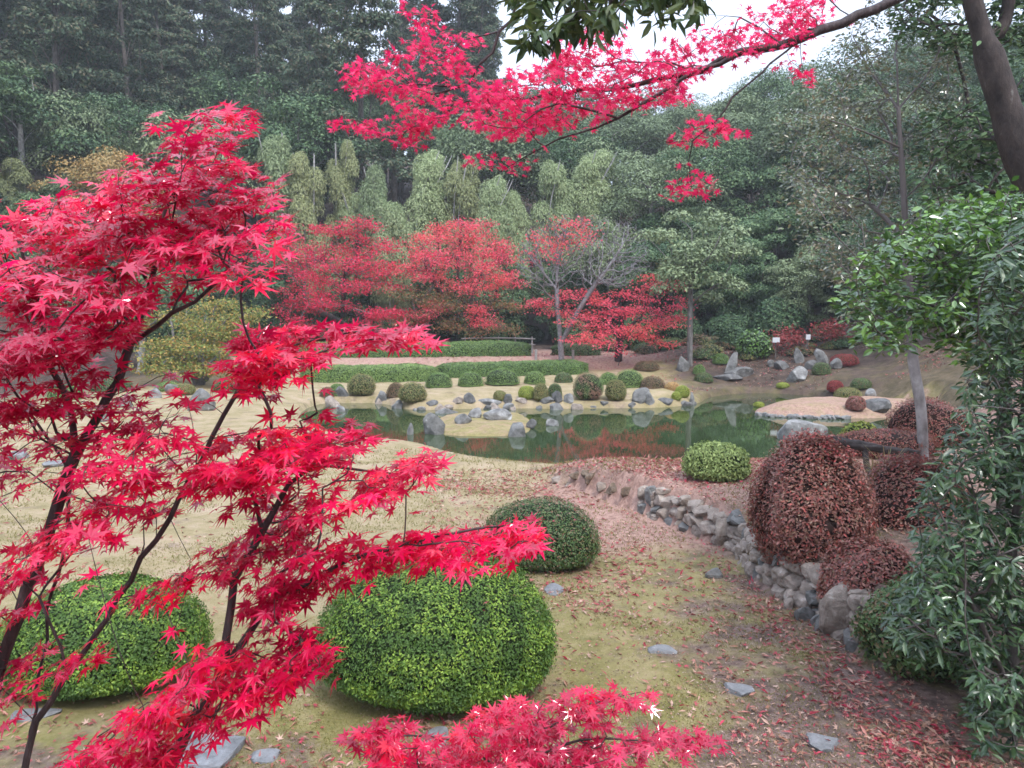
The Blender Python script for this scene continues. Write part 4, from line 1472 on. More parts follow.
# ------------------------------------------------------------------ rocks round the pond
RK = [  # px, foot py, width px, height px, material, lean, label
    (381, 404, 14, 13, 'stone_pale', 0.0, 'pale upright rock between two round bushes on the far pond edge'),
    (341, 402, 15, 11, 'stone_dark', 0.0, 'dark rock left of the olive round bush on the far pond edge'),
    (330, 408, 18, 12, 'stone_warm', 0.1, 'brown rock at the left end of the pond'),
    (398, 409, 9, 9, 'stone_pale', 0.2, 'small pale rock at the foot of the yellowish olive bush'),
    (433, 435, 23, 22, 'stone', 0.0, 'largest grey rock at the left tip of the left islet'),
    (409, 435, 8, 12, 'stone_pale', 0.1, 'small pointed rock standing in the water beside the left islet'),
    (464, 424, 20, 10, 'stone', 0.3, 'slanting grey rock lying on the left islet'),
    (475, 418, 14, 10, 'stone_pale', 0.2, 'pale rock on top of the left islet'),
    (498, 420, 30, 11, 'stone_pale', -0.4, 'long pale slanting rock on the right of the left islet'),
    (515, 437, 22, 14, 'stone', 0.0, 'grey rock at the front water edge of the left islet'),
    (530, 428, 12, 9, 'stone_dark', 0.0, 'dark mossy rock at the right tip of the left islet'),
    (447, 414, 26, 5, 'stone', 0.0, 'low flat rock behind the left islet'),
    (553, 426, 15, 7, 'stone_pale', 0.1, 'small pale rock alone in the water right of the left islet'),
    (430, 410, 16, 6, 'stone_dark', 0.0, 'low dark rock at the water right of the yellowish olive bush'),
    (447, 410, 14, 5, 'stone_warm', 0.0, 'low brownish rock on the far shore, first of the low row'),
    (458, 409, 13, 8, 'stone_warm', 0.0, 'pinkish brown block on the far shore, beside the dark block'),
    (470, 408, 13, 10, 'stone_dark', 0.0, 'dark block on the far shore, beside the long pale slab'),
    (490, 408, 28, 8, 'stone_pale', 0.0, 'long pale slab on the far shore behind the left islet'),
    (508, 408, 10, 10, 'stone', 0.0, 'grey block at the right end of the long pale slab'),
    (522, 408, 14, 6, 'stone_warm', 0.0, 'brownish rock under the bright yellow green bush'),
    (548, 408, 16, 7, 'stone', 0.0, 'grey rock under the tall olive bush'),
    (557, 404, 12, 12, 'stone_dark', 0.0, 'dark knob of rock left of the largest ball bush'),
    (568, 408, 12, 10, 'stone_pale', 0.3, 'pale leaning rock left of the largest ball bush'),
    (577, 410, 14, 6, 'stone_warm', 0.0, 'orange brown rock at the water under the largest ball bush'),
    (604, 408, 12, 5, 'stone', 0.0, 'low rock between the largest ball and the upright olive ball'),
    (632, 408, 14, 6, 'stone', 0.0, 'low grey rock right of the upright olive ball'),
    (640, 408, 16, 15, 'stone', 0.3, 'tall grey rock of the pair right of the upright olive ball'),
    (650, 408, 12, 14, 'stone_pale', -0.4, 'pale rock leaning on the tall grey one'),
    (666, 407, 16, 6, 'stone_dark', 0.0, 'low dark rock between the rock pair and the pond corner'),
    (682, 406, 16, 5, 'stone', 0.0, 'low flat rock under the small yellow green bush'),
    (692, 405, 7, 13, 'stone_pale', 0.0, 'narrow pale upright stone at the pond corner'),
    (683, 372, 16, 16, 'stone', 0.0, 'grey boulder on the slope beside the straight trunk'),
    (731, 374, 11, 22, 'stone_pale', 0.35, 'tall leaning pale stone on the slope across the pond'),
    (742, 378, 30, 11, 'stone', 0.0, 'long low stone at the foot of the tall leaning stone'),
    (728, 381, 30, 7, 'stone_dark', 0.0, 'flat dark stone below the tall leaning stone'),
    (800, 383, 22, 16, 'stone_pale', 0.0, 'broad pale boulder at the front of the rock group'),
    (800, 364, 11, 16, 'stone', 0.0, 'pointed grey rock standing above the broad pale boulder'),
    (825, 369, 15, 20, 'stone_pale', -0.35, 'tall slanting pale rock at the right of the rock group'),
    (838, 369, 12, 11, 'stone', 0.0, 'grey rock leaning against the tall slanting one'),
    (813, 370, 16, 10, 'stone_dark', 0.0, 'dark rock in the middle of the rock group'),
    (783, 370, 16, 9, 'stone_dark', 0.0, 'dark low rock at the left of the rock group'),
    (772, 367, 8, 7, 'stone', 0.0, 'small grey rock at the left end of the rock group'),
    (871, 396, 12, 8, 'stone_pale', 0.0, 'pale rock right of the olive mound'),
    (880, 414, 27, 15, 'stone_dark', 0.3, 'dark wedge shaped rock at the right end of the sandy islet'),
    (808, 441, 52, 20, 'stone_pale', 0.0, 'broad pale rock in the water just beyond the russet bush'),
    (152, 398, 15, 10, 'stone_pale', 0.0, 'small pale rock, left of the group on the left lawn'),
    (170, 396, 15, 12, 'stone_pale', 0.3, 'pale slanting rock behind the olive bush on the left lawn'),
    (198, 411, 27, 22, 'stone', 0.0, 'largest grey rock of the group on the left lawn'),
    (120, 408, 18, 10, 'stone', 0.0, 'grey rock beside the main maple stem on the left lawn'),
    (100, 422, 26, 14, 'stone', 0.2, 'pale blue grey rock seen just right of the main maple stem'),
    (60, 418, 16, 16, 'stone_dark', 0.0, 'dark upright rock left of the forked maple stem'),
    (14, 460, 24, 8, 'stone_flat', 0.0, 'low flat rock on the lawn at far left'),
    (50, 468, 30, 6, 'stone_flat', 0.0, 'flat pale rock on the lawn behind the main maple stem'),
    (230, 444, 20, 5, 'stone_flat', 0.0, 'flat grey rock on the left lawn behind red leaves'),
    (340, 412, 10, 6, 'stone_pale', 0.0, 'little white rock at the left end of the pond'),
]
for i, (px, py, w, h, mt, lean, lab) in enumerate(RK):
    p = gnd(px, py)
    Y = p[1]
    W = w * Y / F
    Hh = h * Y / F
    p[1] += min(W * 0.3, 0.25)
    g = gz(p[0], p[1])
    low = min(g, p[2]) - 0.02
    if g < WZ:
        low = WZ - 0.15
        Hh += 0.13
    p[2] = low
    rock(p, (W * 1.04, W * 0.75, Hh + 0.02), lab, mt, 700 + i, 0.1 * ((i * 37) % 7 - 3), lean, group='rocks around the pond')

# smaller stones filling the far shore between the rocks
rg = np.random.default_rng(34)
src = []
for i in range(34):
    px = rg.uniform(300, 700)
    py = np.interp(px, [300, 330, 385, 405, 455, 560, 700], [406, 403, 403, 410, 409, 409, 405]) + rg.uniform(-1.2, 1.0)
    p = flat(px, py, WZ)
    if len(src) < 4:
        o = rock(p, (0.34, 0.28, 0.24), 'small stone set among the larger rocks of the far shore', ['stone', 'stone_warm', 'stone_pale', 'stone_dark'][len(src)], 60 + i, 0, 0, 'shore_stone', 'small stones along the far shore', cat='stone')
        src.append(o)
    else:
        o = src[i % 4].copy()
        C.objects.link(o)
    s_ = rg.uniform(0.45, 1.1)
    o.location = (p[0], p[1] + 0.08, WZ - 0.06)
    o.scale = (s_ * 1.2, s_, s_)
    o.rotation_euler.z = rg.uniform(0, 6.28)

# white pebbles along the islet shore and the left arm
rg = np.random.default_rng(33)
k = 0
peb0 = None
for i in range(58):
    px = 757 + (848 - 757) * (i + rg.uniform(0.1, 0.9)) / 58
    py = np.interp(px, [757, 770, 800, 850], [415.5, 416.8, 418.2, 419.2]) + rg.uniform(-0.4, 0.5)
    p = flat(px, py, WZ)
    if peb0 is None:
        peb0 = rock(p, (0.15, 0.13, 0.11), 'pale pebble in the line along the sandy islet shore', 'stone_pale', 55, 0, 0, 'shore_pebble', 'pale pebbles along the sandy islet shore', sub=2, cat='pebble')
        o = peb0
    else:
        o = peb0.copy()
        C.objects.link(o)
    s = rg.uniform(0.5, 1.25)
    o.location = (p[0], p[1] + 0.02, WZ - 0.03)
    o.scale = (s * 1.3, s, s)
    o.rotation_euler.z = rg.uniform(0, 6.28)

# signs and posts
def sign(px, py, w, h, foot_py, Y, label):
    c = at(px, py, Y)
    g = gz(c[0], Y)
    root = empty('notice_sign', (c[0], Y, g), label, 'sign')
    ww, hh = w * Y / F, h * Y / F
    def box(x0, x1, y0, y1, z0, z1):
        V = [(x, y, z) for z in (z0, z1) for y in (y0, y1) for x in (x0, x1)]
        return V, [(0, 2, 3, 1), (4, 5, 7, 6), (0, 1, 5, 4), (2, 6, 7, 3), (0, 4, 6, 2), (1, 3, 7, 5)]
    zc = c[2] - g
    mk('board', [(*box(-ww / 2, ww / 2, -0.03, -0.005, zc - hh / 2, zc + hh / 2), 0, False)], [M['white_sign']], root)
    mk('post', [(*box(-0.02, 0.02, 0, 0.04, -0.2, zc + hh * 0.3), 0, False)], [M['bark_brown']], root)


sign(776, 340, 7, 5, 352, 30.5, 'white rectangular notice sign among shrubs above the rock group, the larger one')
sign(808, 337, 4.5, 5, 350, 30.5, 'small square white notice sign right of the dark red maple')
for i, (px, y0, y1, lab) in enumerate([(536, 360, 350, 'short pale wooden post left of the bare grey tree'), (573, 360, 350, 'short pale wooden post right of the bare grey tree')]):
    p = gnd(px, y0)
    hh = (y0 - y1) * p[1] / F
    bm = bmesh.new()
    bmesh.ops.create_cone(bm, segments=10, radius1=0.06, radius2=0.055, depth=hh + 0.2, cap_ends=True)
    bmesh.ops.bevel(bm, geom=[e for e in bm.edges if abs(e.verts[0].co.z - e.verts[1].co.z) < 1e-4 and e.verts[0].co.z > 0], offset=0.012, segments=2, affect='EDGES')
    me = bpy.data.meshes.new('wooden_post')
    bm.to_mesh(me); bm.free()
    me.materials.append(M['post'])
    o = bpy.data.objects.new('wooden_post', me)
    C.objects.link(o)
    o.location = (p[0], p[1], p[2] + hh / 2 - 0.1)
    tag(o, lab, 'post')

# low rustic rail fence behind the upper hedge
f0 = np.array(xy(465, 35.2)); f1 = np.array(xy(532, 35.2))
root = empty('rail_fence', (f0[0], f0[1], gz(*f0)), 'low rustic rail fence in the shade under the pink red maple', 'fence')
fo = np.array([f0[0], f0[1], gz(*f0)])
for k in range(5):
    q = f0 + (f1 - f0) * k / 4
    s2 = Skel(k)
    s2.limb([(q[0], q[1], gz(*q) - 0.2), (q[0], q[1], gz(*q) + 0.75)], 0.3)
    s2.finish(0.05, 0.05)
    mk('fence_post', [(*s2.tubes(s2.chains(), 7), 0, True)], [M['post']], root, fo)
for hgt in (0.4, 0.65):
    s2 = Skel(9)
    s2.limb([(q[0], q[1] - 0.07, gz(*q) + hgt) for q in [f0 + (f1 - f0) * t for t in (-0.05, 0.35, 0.7, 1.05)]], 0.4)
    s2.finish(0.035, 0.035)
    mk('fence_rail', [(*s2.tubes(s2.chains(), 7), 0, True)], [M['post']], root, fo)

# ------------------------------------------------------------------ near bushes
NEARB = []


def near_bush(px, py, w, h, mt, n, label, seed, leaf=0.02, ratio=0.9, core='core', lump=0.04, dz=0.0, sink=0.02, name='clipped_bush', group=None, square=2.3, fuzz=0.03, tmpl=OVAL, gaps=0.0):
    p = gnd(px, py)
    Y = p[1] + w / 2 * p[1] / F * 0.5
    W, Hh = w * Y / F, h * Y / F
    Yc = p[1] + W * ratio * 0.36
    c = np.array([(px - 512) / F * Yc, Yc, 0])
    W, Hh = w * Yc / F, h * Yc / F
    c[2] = gz(c[0], c[1]) - sink + dz
    if W < 1.6 and mt != 'palegreen':
        NEARB.append((c, W, ratio, Hh))
    return bush(c, W, W * ratio, Hh, leaf, n, mt, label, seed, core, lump, name, 'bush', group, square, fuzz, tmpl, cz=0.30, gaps=gaps)


near_bush(437, 720, 244, 136, 'azalea_bright', 56000, 'large bright green clipped mound in the foreground behind low red sprays', 801, 0.0185, 0.85, lump=0.06, fuzz=0.05, square=2.2)
near_bush(540, 574, 118, 66, 'azalea_dark', 17000, 'dark green clipped mound flecked with red leaves, behind the large bright one', 802, 0.021, lump=0.05, fuzz=0.05, square=2.2)
near_bush(92, 704, 196, 100, 'azalea_bright', 40000, 'green clipped mound behind the foreground maple stems at left', 803, 0.0195, lump=0.07, fuzz=0.05, square=2.2)
near_bush(719, 483, 62, 37, 'palegreen', 7000, 'small pale green round bush on the near pond bank above the stone wall', 804, 0.036, fuzz=0.09, lump=0.07)

# russet shrubs on the terrace
for (px, py, Y, w, h, dep, seed, n, lab) in [
    (812, 574, 6.4, 122, 142, 0.9, 811, 20000, 'large russet dome shrub overhanging the stone wall, red on top'),
    (866, 614, 5.55, 98, 76, 0.8, 812, 12000, 'low russet shrub on the wall, in front of the large dome'),
    (915, 580, 6.9, 120, 130, 0.8, 813, 14000, 'russet shrub behind the log, beside the cool green shrub'),
    (885, 458, 10.0, 100, 30, 0.8, 814, 8000, 'low spreading russet shrub beyond the log at the foot of the thin tree'),
    (930, 446, 11.0, 80, 48, 0.9, 815, 8000, 'dull russet shrub behind the pale trunk of the thin tree'),
]:
    b = at(px, py, Y)
    W, Hh = w * Y / F, h * Y / F
    g = gz(b[0], Y)
    base = min(g, b[2])
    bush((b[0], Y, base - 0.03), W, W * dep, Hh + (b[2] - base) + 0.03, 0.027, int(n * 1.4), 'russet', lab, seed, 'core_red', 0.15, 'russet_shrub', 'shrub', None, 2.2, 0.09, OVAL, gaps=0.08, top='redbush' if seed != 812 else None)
p = at(858, 455, 10.5)
bush((p[0], p[1], gz(p[0], p[1])), 0.55, 0.5, p[2] - gz(p[0], p[1]) + 0.42, 0.05, 1500, 'yellowgreen', 'small yellow green shrub growing beyond the log', 816, 'core', 0.12, 'leafy_shrub', 'shrub', None, 2.0, 0.08)

# the dark weathered log and a stump under it
sk = Skel(820)
pts = [at(806, 441, 8.0), at(835, 440, 8.0), at(865, 447, 8.0), at(895, 452, 8.0), at(920, 452, 8.05)]
sk.limb(pts, 0.08, jit=0.012)
sk.limb([at(862, 448, 8.0), at(868, 470, 7.9), at(880, 492, 7.8), at(882, 520, 7.8)], 0.08, join=True)
sk.limb([at(905, 452, 8.0), at(908, 500, 8.0), at(908, 560, 8.0)], 0.08, join=True)
sk.finish(0.03, 0.055)
root = empty('fallen_log', (pts[0][0], 8.0, gz(pts[0][0], 8.0)), 'dark weathered log lying across the russet shrubs on two stubby limbs', 'log')
org = (pts[0][0], 8.0, gz(pts[0][0], 8.0))
for ch in sk.chains():
    mk('stem' if ch[1] == 0 else 'limb', [(*sk.tubes([ch], 10), 0, True)], [M['wood_old']], root, org)

# tuft of dry grass below the log
rg = np.random.default_rng(822)
c = at(884, 520, 7.2)
n = 160
a = rg.uniform(0, 2 * PI, n)
hgt = rg.uniform(0.35, 0.62, n)
blades = []
Vs, Fs = [], []
for i in range(n):
    d = np.array([math.cos(a[i]), math.sin(a[i]), 0])
    s = np.array([-d[1], d[0], 0]) * 0.006
    b = np.array([c[0], c[1], gz(c[0], c[1])]) + d * 0.05
    m1 = b + d * 0.08 + [0, 0, hgt[i] * 0.75]
    t = b + d * rg.uniform(0.18, 0.34) + [0, 0, hgt[i] * rg.uniform(0.6, 1.0)]
    k = len(Vs) * 5
    Vs.append([b - s, b + s, m1 + s * 0.8, m1 - s * 0.8, t])
    Fs += [(k, k + 1, k + 2), (k, k + 2, k + 3), (k + 3, k + 2, k + 4)]
o = mk('grass_tuft', [(np.array(Vs).reshape(-1, 3), np.array(Fs), 0, False)], [M['drygrass']], None, (c[0], c[1], gz(c[0], c[1])))
tag(o, 'tuft of drooping straw coloured grass below the weathered log', 'grass tuft')

# ------------------------------------------------------------------ the dry stone wall
rg = np.random.default_rng(830)
seg = np.linalg.norm(np.diff(WALL, axis=0), axis=1)
cum = np.concatenate([[0], np.cumsum(seg)])
WL = cum[-1]


def wpt(s):
    return np.array([np.interp(s, cum, WALL[:, 0]), np.interp(s, cum, WALL[:, 1])])


cols = {'stone': [], 'stone_warm': [], 'stone_dark': []}
s = cum[1] - 0.02
while s < WL:
    a = wpt(s); b = wpt(min(s + 0.05, WL)); t = unit(b - a) if np.linalg.norm(b - a) > 0 else np.array([0, -1.0])
    nrm = np.array([-t[1], t[0]])
    if sdist((a + nrm * 0.1)[None], TERR)[0] < 0:
        nrm = -nrm
    top = gz(*(a + nrm * 0.35))
    Hh = max(0.16, top - 0.02 + rg.uniform(-0.06, 0.03))
    w = rg.uniform(0.09, 0.20)
    rows = max(1, int(round(Hh / rg.uniform(0.09, 0.15))))
    hs = rg.uniform(0.7, 1.3, rows)
    hs = hs / hs.sum() * Hh
    z = 0.0
    for h in hs:
        ww = w * rg.uniform(0.85, 1.2)
        V, Fc = block_chunk(int(rg.integers(1e6)), (ww / 2 * 1.2, 0.14, h / 2 * 1.25))
        ang = math.atan2(t[1], t[0]) + rg.uniform(-0.15, 0.15)
        c, sn = math.cos(ang), math.sin(ang)
        rl = rg.uniform(-0.3, 0.3)
        V = V @ np.array([[math.cos(rl), 0, math.sin(rl)], [0, 1, 0], [-math.sin(rl), 0, math.cos(rl)]])
        V = V @ np.array([[c, sn, 0], [-sn, c, 0], [0, 0, 1]])
        ctr = wpt(s + w / 2 + rg.uniform(-0.04, 0.04)) + nrm * (0.05 + 0.10 * (z + h / 2) / 0.5 + rg.uniform(-0.018, 0.018))
        V = V + [ctr[0], ctr[1], gz(*(wpt(s) - nrm * 0.1)) + z + h / 2 - 0.03]
        cols[rg.choice(['stone', 'stone_warm', 'stone_warm', 'stone_warm', 'stone_warm', 'stone_warm'])].append((V, Fc))
        z += h
    s += w * 0.92
chunks, mats = [], []
for i, (k, lst) in enumerate(cols.items()):
    mats.append(M[k])
    chunks += [(V, Fc, i, False) for V, Fc in lst]
o = mk('stone_wall', chunks, mats, None, (WALL[2][0], WALL[2][1], 0))
tag(o, 'low curving dry stone wall holding up the terrace on the right', 'stone wall')
for i, (px, py, w, h, lab) in enumerate([(845, 640, 44, 58, 'largest upright stone set at the near end of the dry stone wall'), (876, 665, 20, 20, 'stone at the foot of the largest wall stone'), (826, 634, 20, 16, 'loose stone fallen left of the largest wall stone'), (806, 622, 22, 14, 'loose grey stone lying among leaves at the wall foot'),
                                        (790, 612, 16, 10, 'small loose stone at the wall foot under the russet dome'), (818, 628, 14, 10, 'small rounded loose stone between two larger ones at the wall foot'), (858, 655, 18, 12, 'small loose stone right of the upright wall stone'),
                                        (716, 578, 24, 9, 'pale tilted stone half buried in leaves near the wall bend'), (724, 548, 20, 30, 'upright pale stone at the bend of the wall')]):
    p = gnd(px, py)
    Y = p[1]
    rock((p[0], p[1] + 0.05, p[2] - 0.03), (w * Y / F, w * Y / F * 0.7, h * Y / F + 0.03), lab, ['stone_warm', 'stone', 'stone', 'stone'][i % 4] if i else 'stone_warm', 850 + i, 0.3 * (i % 3), 0.0, block=(i == 0))

# the collapsed edge of earth and stones running on from the wall
ER = [(560, 481, 20, 5), (576, 478, 18, 6), (590, 484, 18, 7), (602, 489, 20, 8), (614, 494, 18, 9), (626, 500, 16, 10), (569, 486, 14, 5), (585, 481, 14, 5)]
for i, (px, py, w, h) in enumerate(ER):
    p = gnd(px, py)
    Y = p[1]
    rock((p[0], p[1], p[2] - 0.04), (w * Y / F, w * Y / F * 0.6, h * Y / F * 0.8 + 0.04), 'low earthy stone in the broken edge between the lawn and the wall', 'earth_lump' if i % 3 else 'stone_warm', 870 + i, 0.4 * (i % 4), 0.0, group='earthy stones in the broken lawn edge', sub=3)

# flat stepping stones
for i, (px, py, w, h, lab) in enumerate([
    (660, 652, 34, 11, 'flat grey stone sunk in the leafy lawn, in the middle of the path'), (736, 692, 36, 16, 'flat pale stone sunk in the lawn, second along the path'), (823, 746, 40, 20, 'flat grey stone at the front of the leafy lawn'),
    (556, 592, 24, 13, 'flat blue grey stone beside the two clipped mounds'), (206, 752, 92, 40, 'large flat blue grey slab at the foot of the maple'), (437, 738, 24, 28, 'flat grey stone half hidden by low red sprays'), (266, 762, 40, 14, 'small flat stone beside the large slab'),
    (30, 716, 60, 16, 'flat grey stone behind the main maple stem')]):
    p = gnd(px, py)
    Y = p[1]
    dep = 1.0 * h * Y / F / max(0.12, (CAMZ - p[2]) / Y) 
    rock((p[0], p[1], p[2] - 0.07), (w * Y / F, dep, 0.095), lab, 'stone_flat', 890 + i, 0.0, 0.0, 'stepping_stone', None, True, cat='stepping stone')

# ------------------------------------------------------------------ trees of the near right
# thin pale-footed tree
rg = np.random.default_rng(901)
sk = Skel(901)
YT = 9.6
b0 = at(925, 446, YT)
b0[2] = gz(b0[0], YT)
sk.limb([b0 - [0, 0, 0.2], at(921, 410, YT), at(913, 360, YT), at(909, 300, YT), at(904, 200, YT), at(899, 120, YT), at(897, 60, YT)], 0.12)
for pl in ([(904, 200, YT), (930, 170, YT - 0.3), (970, 90, YT - 0.6)], [(902, 150, YT), (860, 130, YT - 0.4), (822, 118, YT - 0.6)], [(906, 240, YT), (870, 205, YT + 0.4), (830, 190, YT + 0.5)],
           [(907, 260, YT), (940, 220, YT + 0.5), (985, 180, YT + 0.8)], [(900, 110, YT), (930, 70, YT), (950, 20, YT)], [(899, 110, YT), (870, 70, YT + 0.3), (850, 30, YT + 0.4)], [(910, 300, YT), (870, 270, YT - 0.6), (840, 240, YT - 0.8)]):
    sk.limb([at(*q) for q in pl], 0.12, join=True)
q = in_poly(rg, [(792, 95), (840, 50), (880, -30), (935, -60), (955, 20), (965, 120), (955, 240), (905, 320), (850, 322), (815, 265), (785, 190), (775, 130)], 700)
tips = np.array([at(x, y, YT + max(-0.7, 0.55 + rg.normal() * 0.8)) for x, y in q])
tips = tips[(np.abs(q[:, 0] - 902) > 34) | (tips[:, 1] > YT + 0.35)]
sk.attach(tips, 0.4, 0.12, 0.3, 0.02)
sk.finish(0.003, 0.062)
P, T, N, S = sprig_leaves(sk, rg, 20, 0.060, 0.15, 0.7, 0.3, 0.8, 0.2, 6)
build_tree('evergreen_oak', sk, b0, M['bark_foot'], [leaves(P, T, N, S, OVAL)], [M['oak']], 'thin tree with a pale blotched lower trunk and small glossy leaves', 'tree', None, 6)

# thick leaning trunk, upper right
rg = np.random.default_rng(902)
sk = Skel(902)
YB = 8.4
foot = at(1062, 330, YB)
foot[2] = gz(foot[0], YB)
sk.limb([foot - [0, 0, 0.3], at(1045, 230, YB), at(1022, 160, YB), at(995, 75, YB), at(972, 0, YB), at(955, -80, YB), at(950, -190, YB)], 0.2)
for pl in ([(990, 60, YB), (1020, 30, YB - 0.3), (1060, -20, YB - 0.6)], [(1000, 95, YB), (950, 120, YB + 0.5), (905, 150, YB + 0.8)], [(975, 10, YB), (930, -30, YB), (880, -60, YB)], [(1010, 120, YB), (1050, 90, YB + 0.5), (1100, 60, YB + 1)]):
    sk.limb([at(*q) for q in pl], 0.2, join=True)
q = np.concatenate([in_poly(rg, [(900, -60), (1100, -60), (1110, 60), (1030, 70), (1000, 40), (960, 60), (905, 40)], 190), in_poly(rg, [(915, 118), (960, 105), (1010, 120), (1100, 100), (1100, 240), (1000, 230), (930, 205)], 210), in_poly(rg, [(880, -300), (1040, -300), (1080, -120), (900, -110)], 420)])
tips = np.array([at(x, y, YB + 0.5 + abs(rg.normal()) * 0.9) for x, y in q])
sk.attach(tips, 0.4, 0.2, 0.3)
sk.finish(0.004, 0.21)
P, T, N, S = sprig_leaves(sk, rg, 22, 0.085, 0.14, 0.7, 0.3, 0.8, 0.2, 5)
build_tree('evergreen_tree', sk, foot, M['bark_upper'], [leaves(P, T, N, S, OVAL)], [M['evergreen']], 'thick mossy brown leaning trunk with dark foliage at upper right', 'tree', None, 4)

# bright green leafy tree
rg = np.random.default_rng(903)
sk = Skel(903)
YC = 6.6
b0 = np.array([at(1010, 420, YC)[0], YC, 0])
b0[2] = gz(b0[0], YC)
sk.limb([b0 - [0, 0, 0.2], at(1004, 400, YC), at(990, 330, YC), at(968, 280, YC)], 0.1)
for pl in ([(968, 340, YC), (920, 300, YC - 0.3), (872, 290, YC - 0.4)], [(965, 300, YC), (930, 250, YC), (890, 240, YC)], [(966, 310, YC), (1000, 250, YC), (1040, 215, YC)], [(970, 350, YC), (1010, 330, YC - 0.2), (1060, 310, YC)]):
    sk.limb([at(*q) for q in pl], 0.1, join=True)
q = in_poly(rg, [(842, 305), (856, 268), (895, 225), (940, 196), (1000, 184), (1060, 190), (1110, 230), (1110, 380), (1000, 372), (940, 340), (900, 350), (868, 345)], 620)
tips = np.array([at(x, y, YC + rg.normal() * 0.5) for x, y in q])
sk.attach(tips, 0.35, 0.1, 0.3)
sk.finish(0.003, 0.06)
P, T, N, S = sprig_leaves(sk, rg, 16, 0.078, 0.09, 0.55, 0.4, 1.0, 0.15, 4)
build_tree('camellia_tree', sk, b0, M['bark_brown'], [leaves(P, T, N, S, OVAL)], [M['camellia']], 'bright green leafy tree in front of the thin tree on the right', 'tree', None, 4)

# cool green drooping shrub at the right edge
rg = np.random.default_rng(904)
sk = Skel(904)
b0 = np.array([2.75, 4.1, gz(2.75, 4.1)])
top = at(1000, 350, 4.1)
sk.limb([b0 - [0, 0, 0.2], at(1010, 600, 4.15), at(1020, 480, 4.1), at(1030, 330, 4.1), at(1040, 240, 4.1)], 0.08)
sk.limb([b0 + [0.15, 0.1, -0.2], at(980, 620, 3.9), at(950, 560, 3.9)], 0.08)
sk.limb([b0 + [-0.1, -0.1, -0.2], at(1010, 690, 3.8), at(985, 680, 3.7)], 0.08)
sk.limb([b0 + [0.25, 0, -0.2], at(1080, 560, 4.3), at(1100, 420, 4.4)], 0.08)
q = np.concatenate([in_poly(rg, [(985, 270), (1015, 205), (1120, 190), (1150, 500), (1150, 740), (1050, 780), (985, 745), (965, 700), (950, 660), (890, 640), (880, 610), (905, 560), (914, 510), (940, 455), (958, 400), (975, 330)], 1500)])
tips = np.array([at(x, y, 4.15 + rg.normal() * 0.3) for x, y in q])
sk.attach(tips, 0.35, 0.08, 0.3)
sk.finish(0.003, 0.03)
# whorls at the twig ends
tp, td = sk.tip_dirs()
n = len(tp)
Ps, Ts, Ns = [], [], []
for k in range(11):
    a = k * 2.399 + rg.uniform(-0.3, 0.3, n) + np.arange(n)
    ax = unit(td * 0.5 + [0, -0.15, 0.7])
    u = unit(np.cross(ax, [0.3, 0.9, 0.2]))
    v = np.cross(ax, u)
    d = np.cos(a)[:, None] * u + np.sin(a)[:, None] * v
    T = unit(d + ax * 0.15 + np.array([0, 0, -0.75]) * rg.uniform(0.3, 1.6, n)[:, None])
    Ps.append(tp + T * 0.008 - ax * (0.012 * k))
    Ts.append(T)
    Ns.append(unit(ax + rg.normal(size=(n, 3)) * 0.35))
P, T, N = np.concatenate(Ps), np.concatenate(Ts), np.concatenate(Ns)
S = 0.071 * rg.uniform(0.65, 1.15, len(P))
build_tree('evergreen_shrub', sk, b0, M['bark_brown'], [leaves(P, T, N, S, LANCE)], [M['greyshrub']], 'cool green shrub with drooping whorls of glossy leaves at the right edge', 'shrub', None, 0)
p = flat(932, 688, 0.0)
bush((p[0], p[1] + 0.25, gz(p[0], p[1] + 0.25) - 0.03), 0.72, 0.65, 0.58, 0.032, 8000, 'azalea_dark', 'small leaved green bush under the cool green drooping shrub', 905, 'core', 0.26, 'leafy_shrub', 'bush', None, 2.0, 0.12, OVAL, gaps=0.2)


# ------------------------------------------------------------------ foreground maple
def region_tips(rg, regs):
    """twig tips inside outlined regions; with a slope given they gather in thin sprays that rise along it"""
    out = []
    for reg in regs:
        poly, n, Y0, dY, slope = reg[:5]
        rise = reg[5] if len(reg) > 5 else None
        c = np.mean(np.asarray(poly, float), axis=0)
        if rise is None:
            q = in_poly(rg, poly, n)
            Yo = rg.normal(size=n) * dY
        else:
            m = max(5, n // 5)
            ctr = in_poly(rg, poly, m)
            Yc = rg.normal(size=m) * dY
            q, Yo = [], []
            for k in range(n * 2):
                i = k % m
                t = rg.uniform(-62, 62)
                q.append(ctr[i] + np.array([t, -rise * t + rg.normal() * 5.0]))
                Yo.append(Yc[i] + 0.0012 * t + rg.normal() * 0.03)
            q, Yo = np.array(q), np.array(Yo)
            ok = inside(q, poly)
            q, Yo = q[ok][:n], Yo[ok][:n]
        for (x, y), d in zip(q, Yo):
            out.append(at(x, y, max(1.05, Y0 + d + slope * (y - c[1]) / 100.0)))
    return np.array(out)


